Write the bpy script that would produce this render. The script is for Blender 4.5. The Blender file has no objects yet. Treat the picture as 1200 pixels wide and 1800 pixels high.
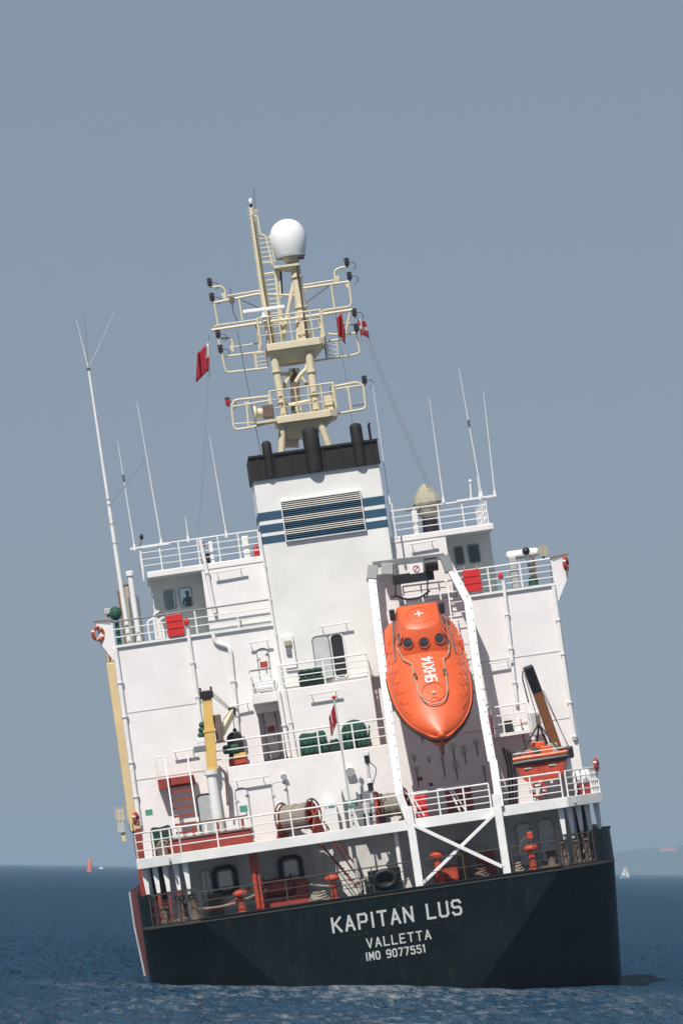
import bpy, bmesh, math, random
from mathutils import Vector, Matrix
random.seed(7)
sc = bpy.context.scene
col = sc.collection
R = math.radians
# ------------------------------------------------------------------ camera
FPX, DIST, CAMH = 8000.0, 200.0, 5.2
PITCH = math.atan((1525.5 - 900) / FPX); ROLL = R(0.83)
cam_d = bpy.data.cameras.new('camera'); cam = bpy.data.objects.new('camera', cam_d); col.objects.link(cam)
cam_d.sensor_fit = 'VERTICAL'; cam_d.sensor_height = 36; cam_d.sensor_width = 24
cam_d.lens = 36 * FPX / 1800; cam_d.clip_start = 1; cam_d.clip_end = 60000
CAM = Matrix.Translation((0, -DIST, CAMH)) @ Matrix.Rotation(math.pi / 2 + PITCH, 4, 'X') @ Matrix.Rotation(ROLL, 4, 'Z')
cam.matrix_world = CAM
sc.camera = cam
# ------------------------------------------------------------------ light
SUN_EL, SUN_AZ = R(50), R(205)          # azimuth clockwise from +Y: behind the camera, to its left
w = bpy.data.worlds.new('World'); sc.world = w; w.use_nodes = True
nt = w.node_tree; bg = nt.nodes['Background']
sky = nt.nodes.new('ShaderNodeTexSky'); sky.sky_type = 'NISHITA'; sky.sun_disc = False
sky.sun_elevation = SUN_EL; sky.sun_rotation = SUN_AZ; sky.air_density = 1.0; sky.dust_density = 0.6; sky.ozone_density = 2.0
hs = nt.nodes.new('ShaderNodeHueSaturation'); hs.inputs['Saturation'].default_value = 0.9
ga = nt.nodes.new('ShaderNodeGamma'); ga.inputs[1].default_value = 0.25
tn = nt.nodes.new('ShaderNodeMix'); tn.data_type = 'RGBA'; tn.blend_type = 'MULTIPLY'; tn.inputs[0].default_value = 1; tn.inputs[7].default_value = (1.29, 1.51, 1.83, 1)
nt.links.new(sky.outputs[0], hs.inputs['Color']); nt.links.new(hs.outputs[0], ga.inputs[0]); nt.links.new(ga.outputs[0], tn.inputs[6]); nt.links.new(tn.outputs[2], bg.inputs[0])
bg.inputs[1].default_value = 0.14
sd = bpy.data.lights.new('sun', 'SUN'); sun = bpy.data.objects.new('sun', sd); col.objects.link(sun)
sd.energy = 5.0; sd.angle = R(0.5); sd.color = (1.0, 0.95, 0.88)
sdir = Vector((math.sin(SUN_AZ) * math.cos(SUN_EL), math.cos(SUN_AZ) * math.cos(SUN_EL), math.sin(SUN_EL)))
sun.rotation_euler = sdir.to_track_quat('Z', 'Y').to_euler(); sun.location = (-60, -150, 120)
sc.view_settings.view_transform = 'Standard'; sc.view_settings.look = 'None'
sc.view_settings.exposure = 0; sc.view_settings.gamma = 1; sc.view_settings.use_curve_mapping = False
# ------------------------------------------------------------------ the ship's own frame (x starboard, y forward, z up), heeled to port
SHIP = Matrix.Translation((2.648, 0.03, 0.152)) @ Matrix.Rotation(R(2.2), 4, 'Z') @ Matrix.Rotation(R(-9.1), 4, 'Y')
SINV = SHIP.inverted()
def P(px, py, Y):
    """point of the ship's frame at depth Y that stands at this place of the survey picture"""
    d = CAM.to_3x3() @ Vector(((px - 600) / FPX, (900 - py) / FPX, -1))
    o = SINV @ CAM.translation; dd = SINV.to_3x3() @ d
    return o + dd * ((Y - o.y) / dd.y)
def PW(px, dist, z=0.0):
    """world point on the sea at this bearing and distance"""
    d = CAM.to_3x3() @ Vector(((px - 600) / FPX, -0.078, -1)); k = dist / d.y
    return Vector((d.x * k, dist - DIST, z))
# ------------------------------------------------------------------ materials
MATS = {}
def mat(name, c, rough=0.5, metal=0.0, var=0.12, scale=1.5, rust=0.0, rustc=(0.16, 0.06, 0.03), bump=0.0, spec=0.5, streak=False):
    m = bpy.data.materials.new(name); m.use_nodes = True; t = m.node_tree; b = t.nodes['Principled BSDF']
    b.inputs['Roughness'].default_value = rough; b.inputs['Metallic'].default_value = metal
    b.inputs['Specular IOR Level'].default_value = spec
    N = t.nodes.new; L = t.links.new
    tc = N('ShaderNodeTexCoord')
    n = N('ShaderNodeTexNoise'); n.inputs['Scale'].default_value = scale; n.inputs['Detail'].default_value = 6; n.inputs['Roughness'].default_value = 0.65
    L(tc.outputs['Object'], n.inputs['Vector'])
    r = N('ShaderNodeValToRGB'); r.color_ramp.elements[0].position = 0.3; r.color_ramp.elements[1].position = 0.7
    lo = [max(0, x * (1 - var)) for x in c]; hi = [min(1, x * (1 + var * 0.5)) for x in c]
    r.color_ramp.elements[0].color = (*lo, 1); r.color_ramp.elements[1].color = (*hi, 1)
    L(n.outputs['Fac'], r.inputs['Fac']); out = r.outputs[0]
    if rust > 0:
        mp = N('ShaderNodeMapping'); mp.inputs['Scale'].default_value = (3.0, 3.0, 0.22 if streak else 3.0)
        L(tc.outputs['Object'], mp.inputs[0])
        n2 = N('ShaderNodeTexNoise'); n2.inputs['Scale'].default_value = 1.1; n2.inputs['Detail'].default_value = 8; n2.inputs['Roughness'].default_value = 0.7
        L(mp.outputs[0], n2.inputs['Vector'])
        r2 = N('ShaderNodeValToRGB'); p = 0.72 - 0.3 * rust
        r2.color_ramp.elements[0].position = p; r2.color_ramp.elements[1].position = p + 0.16
        r2.color_ramp.elements[0].color = (0, 0, 0, 1); r2.color_ramp.elements[1].color = (1, 1, 1, 1)
        L(n2.outputs['Fac'], r2.inputs['Fac'])
        mx = N('ShaderNodeMix'); mx.data_type = 'RGBA'
        ml = N('ShaderNodeMath'); ml.operation = 'MULTIPLY'; ml.inputs[1].default_value = min(1, 0.35 + rust)
        L(r2.outputs[0], ml.inputs[0]); L(ml.outputs[0], mx.inputs[0])
        L(out, mx.inputs[6]); mx.inputs[7].default_value = (*rustc, 1); out = mx.outputs[2]
    L(out, b.inputs['Base Color'])
    if bump > 0:
        bp = N('ShaderNodeBump'); bp.inputs['Strength'].default_value = bump; bp.inputs['Distance'].default_value = 0.03
        n3 = N('ShaderNodeTexNoise'); n3.inputs['Scale'].default_value = 1.3; n3.inputs['Detail'].default_value = 3
        L(tc.outputs['Object'], n3.inputs['Vector']); L(n3.outputs['Fac'], bp.inputs['Height']); L(bp.outputs[0], b.inputs['Normal'])
    MATS[name] = m; return m
WHITE = mat('white_paint', (0.80, 0.775, 0.765), 0.5, var=0.08, scale=0.7, rust=0.3, rustc=(0.55, 0.42, 0.32), bump=0.6, streak=True)
WHITE2 = mat('white_gear_paint', (0.80, 0.79, 0.78), 0.45, var=0.10, scale=3, rust=0.2, rustc=(0.42, 0.3, 0.24))
CASING = mat('casing_paint', (0.77, 0.76, 0.735), 0.55, var=0.10, scale=0.6, rust=0.26, rustc=(0.5, 0.36, 0.25), bump=0.25, streak=True)
FASCIA = mat('fascia_paint', (0.76, 0.76, 0.74), 0.5, var=0.12, scale=1.2, rust=0.3, rustc=(0.45, 0.38, 0.3), streak=True)
GREYW = mat('grey_white_paint', (0.5, 0.53, 0.52), 0.5, var=0.15, scale=1.5, rust=0.25, rustc=(0.22, 0.15, 0.1), streak=True)
BLACKH = mat('hull_black', (0.0065, 0.0135, 0.0175), 0.45, var=0.45, scale=0.5, rust=0.55, rustc=(0.034, 0.031, 0.028), bump=0.7, streak=True, spec=0.25)
HULLRED = mat('hull_red', (0.26, 0.035, 0.025), 0.5, var=0.3, scale=1, rust=0.3, rustc=(0.06, 0.02, 0.015), streak=True)
RED = mat('red_oxide_paint', (0.30, 0.045, 0.03), 0.55, var=0.3, scale=2, rust=0.35, rustc=(0.09, 0.03, 0.02))
BRED = mat('bright_red', (0.60, 0.02, 0.02), 0.5, var=0.12, scale=2)
VENT = mat('orange_red_paint', (0.47, 0.06, 0.026), 0.55, var=0.3, scale=3, rust=0.45, rustc=(0.2, 0.05, 0.03))
DECKR = mat('deck_red', (0.30, 0.19, 0.175), 0.7, var=0.3, scale=1.5, rust=0.3)
DECKG = mat('deck_grey_green', (0.12, 0.16, 0.14), 0.7, var=0.3, scale=1.5, rust=0.4)
RUST = mat('rusty_steel', (0.15, 0.11, 0.085), 0.7, var=0.3, scale=4, rust=0.6, rustc=(0.2, 0.08, 0.035))
RAILDK = mat('dark_rail', (0.055, 0.045, 0.038), 0.7, var=0.3, scale=4, rust=0.4, rustc=(0.12, 0.06, 0.03))
CREAM = mat('mast_cream', (0.68, 0.60, 0.42), 0.5, var=0.12, scale=2, rust=0.25, rustc=(0.36, 0.25, 0.14), streak=True)
YELLOW = mat('crane_yellow', (0.72, 0.47, 0.13), 0.5, var=0.15, scale=2, rust=0.2, rustc=(0.35, 0.2, 0.07))
BUFF = mat('cargo_crane_buff', (0.66, 0.51, 0.29), 0.5, var=0.12, scale=1, rust=0.2, rustc=(0.3, 0.18, 0.08), streak=True)
JIB = mat('jib_brown', (0.22, 0.09, 0.035), 0.5, var=0.2, scale=2)
ORANGE = mat('lifeboat_orange', (0.70, 0.112, 0.03), 0.42, var=0.16, scale=1.3, rust=0.3, rustc=(0.5, 0.11, 0.045), bump=0.3)
ORANGED = mat('lifeboat_orange_hull', (0.62, 0.085, 0.03), 0.4, var=0.15, scale=1.3)
BLACK = mat('black_rubber', (0.012, 0.012, 0.014), 0.5, var=0.3, scale=3)
SOOT = mat('soot_black', (0.010, 0.0085, 0.009), 0.7, var=0.4, scale=1.6, rust=0.35, rustc=(0.022, 0.013, 0.011))
SOOTB = mat('soot_brown', (0.013, 0.009, 0.0085), 0.75, var=0.4, scale=1.5, rust=0.4, rustc=(0.03, 0.017, 0.013))
BLUE = mat('funnel_blue', (0.026, 0.08, 0.14), 0.5, var=0.15, scale=2, rust=0.1, rustc=(0.2, 0.16, 0.14))
STRIPE = mat('funnel_stripe_white', (0.56, 0.54, 0.5), 0.5, var=0.1, scale=2, rust=0.3, rustc=(0.42, 0.3, 0.22))
GREEN = mat('green_canvas', (0.014, 0.085, 0.055), 0.7, var=0.4, scale=5, bump=0.8)
DGREEN = mat('dark_green_netting', (0.008, 0.045, 0.028), 0.8, var=0.5, scale=9, bump=0.9)
CANVAS = mat('beige_canvas', (0.40, 0.37, 0.28), 0.8, var=0.25, scale=4, bump=0.8)
ROPE = mat('rope', (0.33, 0.29, 0.24), 0.9, var=0.4, scale=12, bump=0.6)
GREY = mat('grey_paint', (0.19, 0.20, 0.21), 0.5, var=0.2, scale=2, rust=0.2)
LGREY = mat('light_grey_paint', (0.42, 0.43, 0.42), 0.5, var=0.15, scale=2)
LAMPC = mat('lamp_housing', (0.02, 0.014, 0.018), 0.4, var=0.3, scale=6)
LAMPR = mat('lamp_red_lens', (0.35, 0.02, 0.03), 0.2, var=0.2, scale=6)
WIRE = mat('wire_grey', (0.12, 0.12, 0.125), 0.6)
DARK = mat('dark_interior', (0.012, 0.016, 0.018), 0.8)
SIGNG = mat('sign_green', (0.07, 0.30, 0.22), 0.5)
SIGNR = mat('sign_red', (0.35, 0.05, 0.05), 0.5)
LETTER = mat('letter_white', (0.72, 0.72, 0.70), 0.5, var=0.15, scale=6, rust=0.25, rustc=(0.5, 0.42, 0.35))
DOME = mat('radome_white', (0.84, 0.84, 0.83), 0.35, var=0.04, scale=2)
BROWN = mat('varnished_wood', (0.25, 0.13, 0.06), 0.5, var=0.3, scale=6)
SKIN = mat('skin', (0.35, 0.2, 0.14), 0.6); CLOTH = mat('dark_jacket', (0.02, 0.022, 0.03), 0.8); HAIR = mat('dark_hair', (0.015, 0.012, 0.01), 0.7)
SAIL = mat('sail_cloth', (0.8, 0.78, 0.74), 0.8)
def glass(name, tint, g):
    m = bpy.data.materials.new(name); m.use_nodes = True; t = m.node_tree; t.nodes.remove(t.nodes['Principled BSDF'])
    tr = t.nodes.new('ShaderNodeBsdfTransparent'); tr.inputs[0].default_value = (*tint, 1)
    gl = t.nodes.new('ShaderNodeBsdfGlossy'); gl.inputs['Roughness'].default_value = 0.03
    mx = t.nodes.new('ShaderNodeMixShader'); mx.inputs[0].default_value = g
    t.links.new(tr.outputs[0], mx.inputs[1]); t.links.new(gl.outputs[0], mx.inputs[2]); t.links.new(mx.outputs[0], t.nodes['Material Output'].inputs[0]); return m
GLASS = glass('window_glass', (0.86, 0.92, 0.92), 0.06)
DGLASS = mat('dark_glass', (0.02, 0.032, 0.034), 0.08, var=0.3, scale=0.8, spec=0.8)
BGLASS = mat('boat_window', (0.045, 0.05, 0.052), 0.08, var=0.3, scale=3, spec=0.8)
# ------------------------------------------------------------------ mesh builder
Z = Vector((0, 0, 1)); X = Vector((1, 0, 0)); Yv = Vector((0, 1, 0))
BASE = {}
class MB:
    def __init__(s): s.v = []; s.f = []
    def add(s, vs, fs):
        o = len(s.v); s.v += [Vector(a) for a in vs]; s.f += [tuple(i + o for i in f) for f in fs]; return s
    def box(s, x0, x1, y0, y1, z0, z1):
        return s.add([(x0, y0, z0), (x1, y0, z0), (x1, y1, z0), (x0, y1, z0), (x0, y0, z1), (x1, y0, z1), (x1, y1, z1), (x0, y1, z1)],
                     [(0, 3, 2, 1), (4, 5, 6, 7), (0, 1, 5, 4), (1, 2, 6, 5), (2, 3, 7, 6), (3, 0, 4, 7)])
    def beam(s, p0, p1, w, h, up=None):
        p0 = Vector(p0); p1 = Vector(p1); d = (p1 - p0).normalized(); up = Vector(up) if up else (Z if abs(d.z) < 0.95 else Yv)
        a = d.cross(up).normalized(); b = a.cross(d).normalized(); a = a * w / 2; b = b * h / 2
        return s.add([p0 - a - b, p0 + a - b, p0 + a + b, p0 - a + b, p1 - a - b, p1 + a - b, p1 + a + b, p1 - a + b],
                     [(0, 3, 2, 1), (4, 5, 6, 7), (0, 1, 5, 4), (1, 2, 6, 5), (2, 3, 7, 6), (3, 0, 4, 7)])
    def tube(s, pts, r, n=8, closed=False, r1=None):
        pts = [Vector(p) for p in pts]; m = len(pts); o = len(s.v); prev = None
        for i, p in enumerate(pts):
            if closed: d = pts[(i + 1) % m] - pts[i - 1]
            else: d = pts[min(i + 1, m - 1)] - pts[max(i - 1, 0)]
            d.normalize()
            if prev is None: a = d.orthogonal().normalized()
            else:
                a = prev - d * prev.dot(d); a = a.normalized() if a.length > 1e-6 else d.orthogonal().normalized()
            prev = a; b = d.cross(a); rr = r if r1 is None else r + (r1 - r) * i / max(1, m - 1)
            for k in range(n):
                t = 2 * math.pi * k / n; s.v.append(p + (a * math.cos(t) + b * math.sin(t)) * rr)
        for i in range(m if closed else m - 1):
            j = (i + 1) % m
            for k in range(n): s.f.append((o + i * n + k, o + i * n + (k + 1) % n, o + j * n + (k + 1) % n, o + j * n + k))
        if not closed:
            s.f.append(tuple(o + k for k in reversed(range(n)))); s.f.append(tuple(o + (m - 1) * n + k for k in range(n)))
        return s
    def lathe(s, c, axis, prof, n=16):
        c = Vector(c); axis = Vector(axis).normalized(); a = axis.orthogonal().normalized(); b = axis.cross(a); o = len(s.v)
        for (r, h) in prof:
            for k in range(n):
                t = 2 * math.pi * k / n; s.v.append(c + axis * h + (a * math.cos(t) + b * math.sin(t)) * max(r, 1e-4))
        m = len(prof)
        for i in range(m - 1):
            for k in range(n): s.f.append((o + i * n + k, o + i * n + (k + 1) % n, o + (i + 1) * n + (k + 1) % n, o + (i + 1) * n + k))
        s.f.append(tuple(o + k for k in reversed(range(n)))); s.f.append(tuple(o + (m - 1) * n + k for k in range(n)))
        return s
    def prism(s, poly, d):
        """closed planar outline (list of points) pushed along the vector d"""
        d = Vector(d); n = len(poly); o = len(s.v); s.v += [Vector(p) for p in poly] + [Vector(p) + d for p in poly]
        s.f.append(tuple(o + i for i in range(n))); s.f.append(tuple(o + n + i for i in reversed(range(n))))
        for i in range(n): s.f.append((o + i, o + n + i, o + n + (i + 1) % n, o + (i + 1) % n))
        return s
    def ball(s, c, rx, ry=None, rz=None, nu=16, nv=10):
        ry = ry or rx; rz = rz or rx
        c = Vector(c); o = len(s.v)
        for j in range(nv + 1):
            ph = math.pi * j / nv
            for i in range(nu):
                t = 2 * math.pi * i / nu
                s.v.append(c + Vector((rx * math.sin(ph) * math.cos(t), ry * math.sin(ph) * math.sin(t), rz * math.cos(ph))))
        for j in range(nv):
            for i in range(nu): s.f.append((o + j * nu + i, o + (j + 1) * nu + i, o + (j + 1) * nu + (i + 1) % nu, o + j * nu + (i + 1) % nu))
        return s
    def wall(s, u0, u1, v0, v1, holes, y0, y1, plane='xz'):
        """slab with rectangular openings, reveals included; plane xz (wall) or xy (deck)"""
        us = sorted(set([u0, u1] + [h[0] for h in holes] + [h[1] for h in holes])); vs = sorted(set([v0, v1] + [h[2] for h in holes] + [h[3] for h in holes]))
        def pt(u, v, y): return (u, y, v) if plane == 'xz' else (u, v, y)
        def solid(i, j):
            if i < 0 or j < 0 or i >= len(us) - 1 or j >= len(vs) - 1: return False
            a = (us[i] + us[i + 1]) / 2; b = (vs[j] + vs[j + 1]) / 2
            return not any(h[0] < a < h[1] and h[2] < b < h[3] for h in holes)
        for i in range(len(us) - 1):
            for j in range(len(vs) - 1):
                if not solid(i, j): continue
                a, b, c, d = us[i], us[i + 1], vs[j], vs[j + 1]
                for y in (y0, y1): s.add([pt(a, c, y), pt(b, c, y), pt(b, d, y), pt(a, d, y)], [(0, 1, 2, 3)])
                for (di, dj, e) in ((-1, 0, ((a, c), (a, d))), (1, 0, ((b, c), (b, d))), (0, -1, ((a, c), (b, c))), (0, 1, ((a, d), (b, d)))):
                    if not solid(i + di, j + dj): s.add([pt(*e[0], y0), pt(*e[1], y0), pt(*e[1], y1), pt(*e[0], y1)], [(0, 1, 2, 3)])
        return s
    def build(s, name, m, parent=None, smooth=False, bevel=0.0, kind=None):
        b = Vector((0, 0, 0)); q = parent
        while q is not None:
            if q.name in BASE: b = BASE[q.name]; break
            q = q.parent
        me = bpy.data.meshes.new(name); me.from_pydata([v - b for v in s.v], [], s.f); me.update()
        bm = bmesh.new(); bm.from_mesh(me); bmesh.ops.remove_doubles(bm, verts=bm.verts, dist=1e-5); bmesh.ops.delete(bm, geom=[v for v in bm.verts if not v.link_faces], context='VERTS'); bmesh.ops.recalc_face_normals(bm, faces=bm.faces); bm.to_mesh(me); bm.free()
        o = bpy.data.objects.new(name, me); col.objects.link(o); me.materials.append(m)
        if parent is not None: o.parent = parent
        if smooth:
            for p in me.polygons: p.use_smooth = True
            me.set_sharp_from_angle(angle=R(40))
        if bevel > 0:
            md = o.modifiers.new('bevel', 'BEVEL'); md.width = bevel; md.segments = 2; md.limit_method = 'ANGLE'; md.angle_limit = R(40)
        if kind: o['kind'] = kind
        return o
def thing(name, label, cat, base=(0, 0, 0), group=None, ship=True):
    o = bpy.data.objects.new(name, None); col.objects.link(o); o.empty_display_size = 0.2
    M = Matrix.Translation(Vector(base)); o.matrix_world = SHIP @ M if ship else M
    BASE[o.name] = Vector(base); o['label'] = label; o['category'] = cat
    if group: o['group'] = group
    return o
def rr(x0, x1, z0, z1, r, Y, n=5):
    pts = []
    for (cx, cz, a0) in ((x1 - r, z1 - r, 0), (x0 + r, z1 - r, 90), (x0 + r, z0 + r, 180), (x1 - r, z0 + r, 270)):
        for k in range(n + 1):
            a = R(a0 + 90 * k / n); pts.append(Vector((cx + r * math.cos(a), Y, cz + r * math.sin(a))))
    return pts
def disc(c, axis, r, n=20):
    c = Vector(c); a = Vector(axis).orthogonal().normalized(); b = Vector(axis).normalized().cross(a)
    return [c + (a * math.cos(2 * math.pi * k / n) + b * math.sin(2 * math.pi * k / n)) * r for k in range(n)]
def arc(pts, rad=0.15, n=4):
    """polyline with rounded corners"""
    pts = [Vector(p) for p in pts]; out = [pts[0]]
    for i in range(1, len(pts) - 1):
        a = (pts[i - 1] - pts[i]); b = (pts[i + 1] - pts[i]); r = min(rad, a.length * 0.45, b.length * 0.45); a.normalize(); b.normalize()
        p0 = pts[i] + a * r; p1 = pts[i] + b * r
        for k in range(n + 1):
            t = k / n; out.append(p0 * (1 - t) ** 2 + pts[i] * 2 * t * (1 - t) + p1 * t * t)
    return out + [pts[-1]]
def railing(root, pts, h=1.05, step=1.5, bars=4, m=None, r=0.032, name='railing', toprail=None, curved_post=0.0):
    """one guard rail: an Empty-free top rail mesh that parents its posts and lower bars"""
    m = m or WHITE2; pts = [Vector(p) for p in pts]
    top = MB().tube([p + Z * h for p in pts], r * 1.2).build(name, toprail or m, root, True)
    for b in range(1, bars):
        MB().tube([p + Z * h * b / bars for p in pts], r * 0.8, 6).build('rail_bar', m, top, True)
    for i in range(len(pts) - 1):
        a, b = pts[i], pts[i + 1]; n = max(1, round((b - a).length / step))
        for k in range(n + (1 if i == len(pts) - 2 else 0)):
            p = a.lerp(b, k / n); MB().beam(p, p + Z * h, r * 2.1, r * 1.5).build('post', m, top)
    return top
def door(root, x0, x1, z0, z1, Y, sign=None, m=None, name='door', sg=None):
    d = MB().prism(rr(x0, x1, z0, z1, 0.22, Y), (0, -0.07, 0)).build(name, m or WHITE2, root, bevel=0.02)
    MB().tube(rr(x0 - .03, x1 + .03, z0 - .03, z1 + .03, 0.24, Y - .03), 0.03, 6, closed=True).build('door_frame', LGREY, d, True)
    for k in (.2, .75): MB().box(x0 - .06, x0 + .1, Y - .1, Y - .072, z0 + (z1 - z0) * k, z0 + (z1 - z0) * k + .1).build('hinge', GREYW, d)
    for k in (.15, .85): MB().beam((x1 - .1, Y - .1, z0 + (z1 - z0) * k), (x1 + .06, Y - .1, z0 + (z1 - z0) * k + .05), .03, .04).build('dog', GREY, d)
    MB().beam((x1 - .16, Y - .12, (z0 + z1) / 2 + .1), (x1 - .16, Y - .12, (z0 + z1) / 2 - .16), .04, .05).build('handle', GREY, d)
    if sg: MB().box((x0 + x1) / 2 - .17, (x0 + x1) / 2 + .17, Y - .085, Y - .071, z0 + (z1 - z0) * .55, z0 + (z1 - z0) * .55 + .26).build('sign', sg, d)
    return d
def lightbar(root, a, b, Y, out=0.32):
    """strip lamp on two brackets"""
    p = P(*a, Y); q = P(*b, Y); p.y = q.y = Y - out
    o = MB().beam(p, q, 0.09, 0.07).build('strip_lamp', CASING, root, bevel=0.02)
    for t in (0.12, 0.85):
        c = p.lerp(q, t); MB().tube([c, c + Vector((0, out * .55, -.14)), c + Vector((0, out, -.14))], 0.02, 6).build('bracket', WHITE2, o)
    return o
def pipe(root, pts, r, m=None, collars=True, name='drain_pipe'):
    o = MB().tube(arc(pts, 0.22), r, 10).build(name, m or WHITE2, root, True)
    if collars:
        for i in range(len(pts) - 1):
            a, b = Vector(pts[i]), Vector(pts[i + 1]); L = (b - a).length
            if L < 1.5: continue
            for k in range(1, int(L / 1.6) + 1):
                c = a.lerp(b, k * 1.6 / L * .97); d = (b - a).normalized()
                MB().lathe(c - d * .04, d, [(r * 1.45, 0), (r * 1.45, .08)], 10).build('collar', m or WHITE2, o, True)
    return o
def ladder(root, p0, p1, width, n, m, r=0.03, side=None, name='ladder'):
    p0 = Vector(p0); p1 = Vector(p1); s = Vector(side) if side else X; a = s * width / 2
    o = MB().tube([p0 - a, p1 - a], r, 6).tube([p0 + a, p1 + a], r, 6).build(name, m, root, True)
    for k in range(n):
        c = p0.lerp(p1, (k + .5) / n); MB().tube([c - a, c + a], r * .75, 6).build('rung', m, o)
    return o
GLY = {'K': ([[(0, 0), (0, 6)], [(4, 6), (0, 2.4)], [(1.2, 3.5), (4, 0)]], 4), 'A': ([[(0, 0), (2, 6), (4, 0)], [(.7, 1.9), (3.3, 1.9)]], 4),
       'P': ([[(0, 0), (0, 6), (3.3, 6), (4, 5.3), (4, 3.4), (3.3, 2.7), (0, 2.7)]], 4), 'I': ([[(.4, 0), (.4, 6)]], .8), 'T': ([[(2, 0), (2, 6)], [(0, 6), (4, 6)]], 4),
       'N': ([[(0, 0), (0, 6), (4, 0), (4, 6)]], 4), 'L': ([[(0, 6), (0, 0), (3.6, 0)]], 3.6), 'U': ([[(0, 6), (0, .8), (.8, 0), (3.2, 0), (4, .8), (4, 6)]], 4),
       'S': ([[(4, 5), (3.2, 6), (.8, 6), (0, 5.2), (0, 3.9), (.8, 3.1), (3.2, 3.1), (4, 2.3), (4, .8), (3.2, 0), (.8, 0), (0, 1)]], 4),
       'V': ([[(0, 6), (2, 0), (4, 6)]], 4), 'E': ([[(3.6, 6), (0, 6), (0, 0), (3.6, 0)], [(0, 3.1), (3, 3.1)]], 3.6), 'M': ([[(0, 0), (0, 6), (2.2, 2), (4.4, 6), (4.4, 0)]], 4.4),
       'O': ([[(.9, 0), (3.1, 0), (4, 1), (4, 5), (3.1, 6), (.9, 6), (0, 5), (0, 1), (.9, 0), (3.1, 0)]], 4),
       '9': ([[(.3, 0), (3.1, 0), (4, .9), (4, 5.2), (3.2, 6), (.8, 6), (0, 5.2), (0, 3.4), (.8, 2.6), (4, 2.6)]], 4), '7': ([[(0, 6), (4, 6), (1.4, 0)]], 4),
       '5': ([[(3.8, 6), (.2, 6), (.2, 3.5), (3.2, 3.5), (4, 2.7), (4, .8), (3.2, 0), (.8, 0), (0, .8)]], 4), '1': ([[(.1, 5), (1.2, 6), (1.2, 0)]], 1.4),
       'H': ([[(0, 0), (0, 6)], [(4, 0), (4, 6)], [(0, 3), (4, 3)]], 4), 'X': ([[(0, 0), (4, 6)], [(0, 6), (4, 0)]], 4), '4': ([[(3, 0), (3, 6), (0, 1.9), (4.2, 1.9)]], 4.2), ' ': ([], 2.6)}
GLY['0'] = GLY['O']
def lettering(text, width, height, stroke, place, gap=1.6):
    """painted capitals; place(u, v, lift) gives the point of the surface u along and v up the line"""
    adv = sum(GLY[c][1] + gap for c in text) - gap; kx = width / adv; kz = height / 6; out = []; x = 0; k = 0
    for c in text:
        mb = MB()
        for line in GLY[c][0]:
            for i in range(len(line) - 1):
                a = Vector(((x + line[i][0]) * kx, line[i][1] * kz)); b = Vector(((x + line[i + 1][0]) * kx, line[i + 1][1] * kz))
                d = (b - a).normalized() * stroke / 2; n = Vector((-d.y, d.x)); a -= d * .9; b += d * .9; l = 0.010 + 0.0012 * (k % 5); k += 1
                cs = [a - n, b - n, b + n, a + n]
                mb.add([place(q.x, q.y, l) for q in cs] + [place(q.x, q.y, 0.002) for q in cs], [(0, 1, 2, 3), (0, 4, 5, 1), (1, 5, 6, 2), (2, 6, 7, 3), (3, 7, 4, 0)])
        x += GLY[c][1] + gap
        if mb.f: out.append(mb)
    return out
HAZE_D = 0.00011
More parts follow.
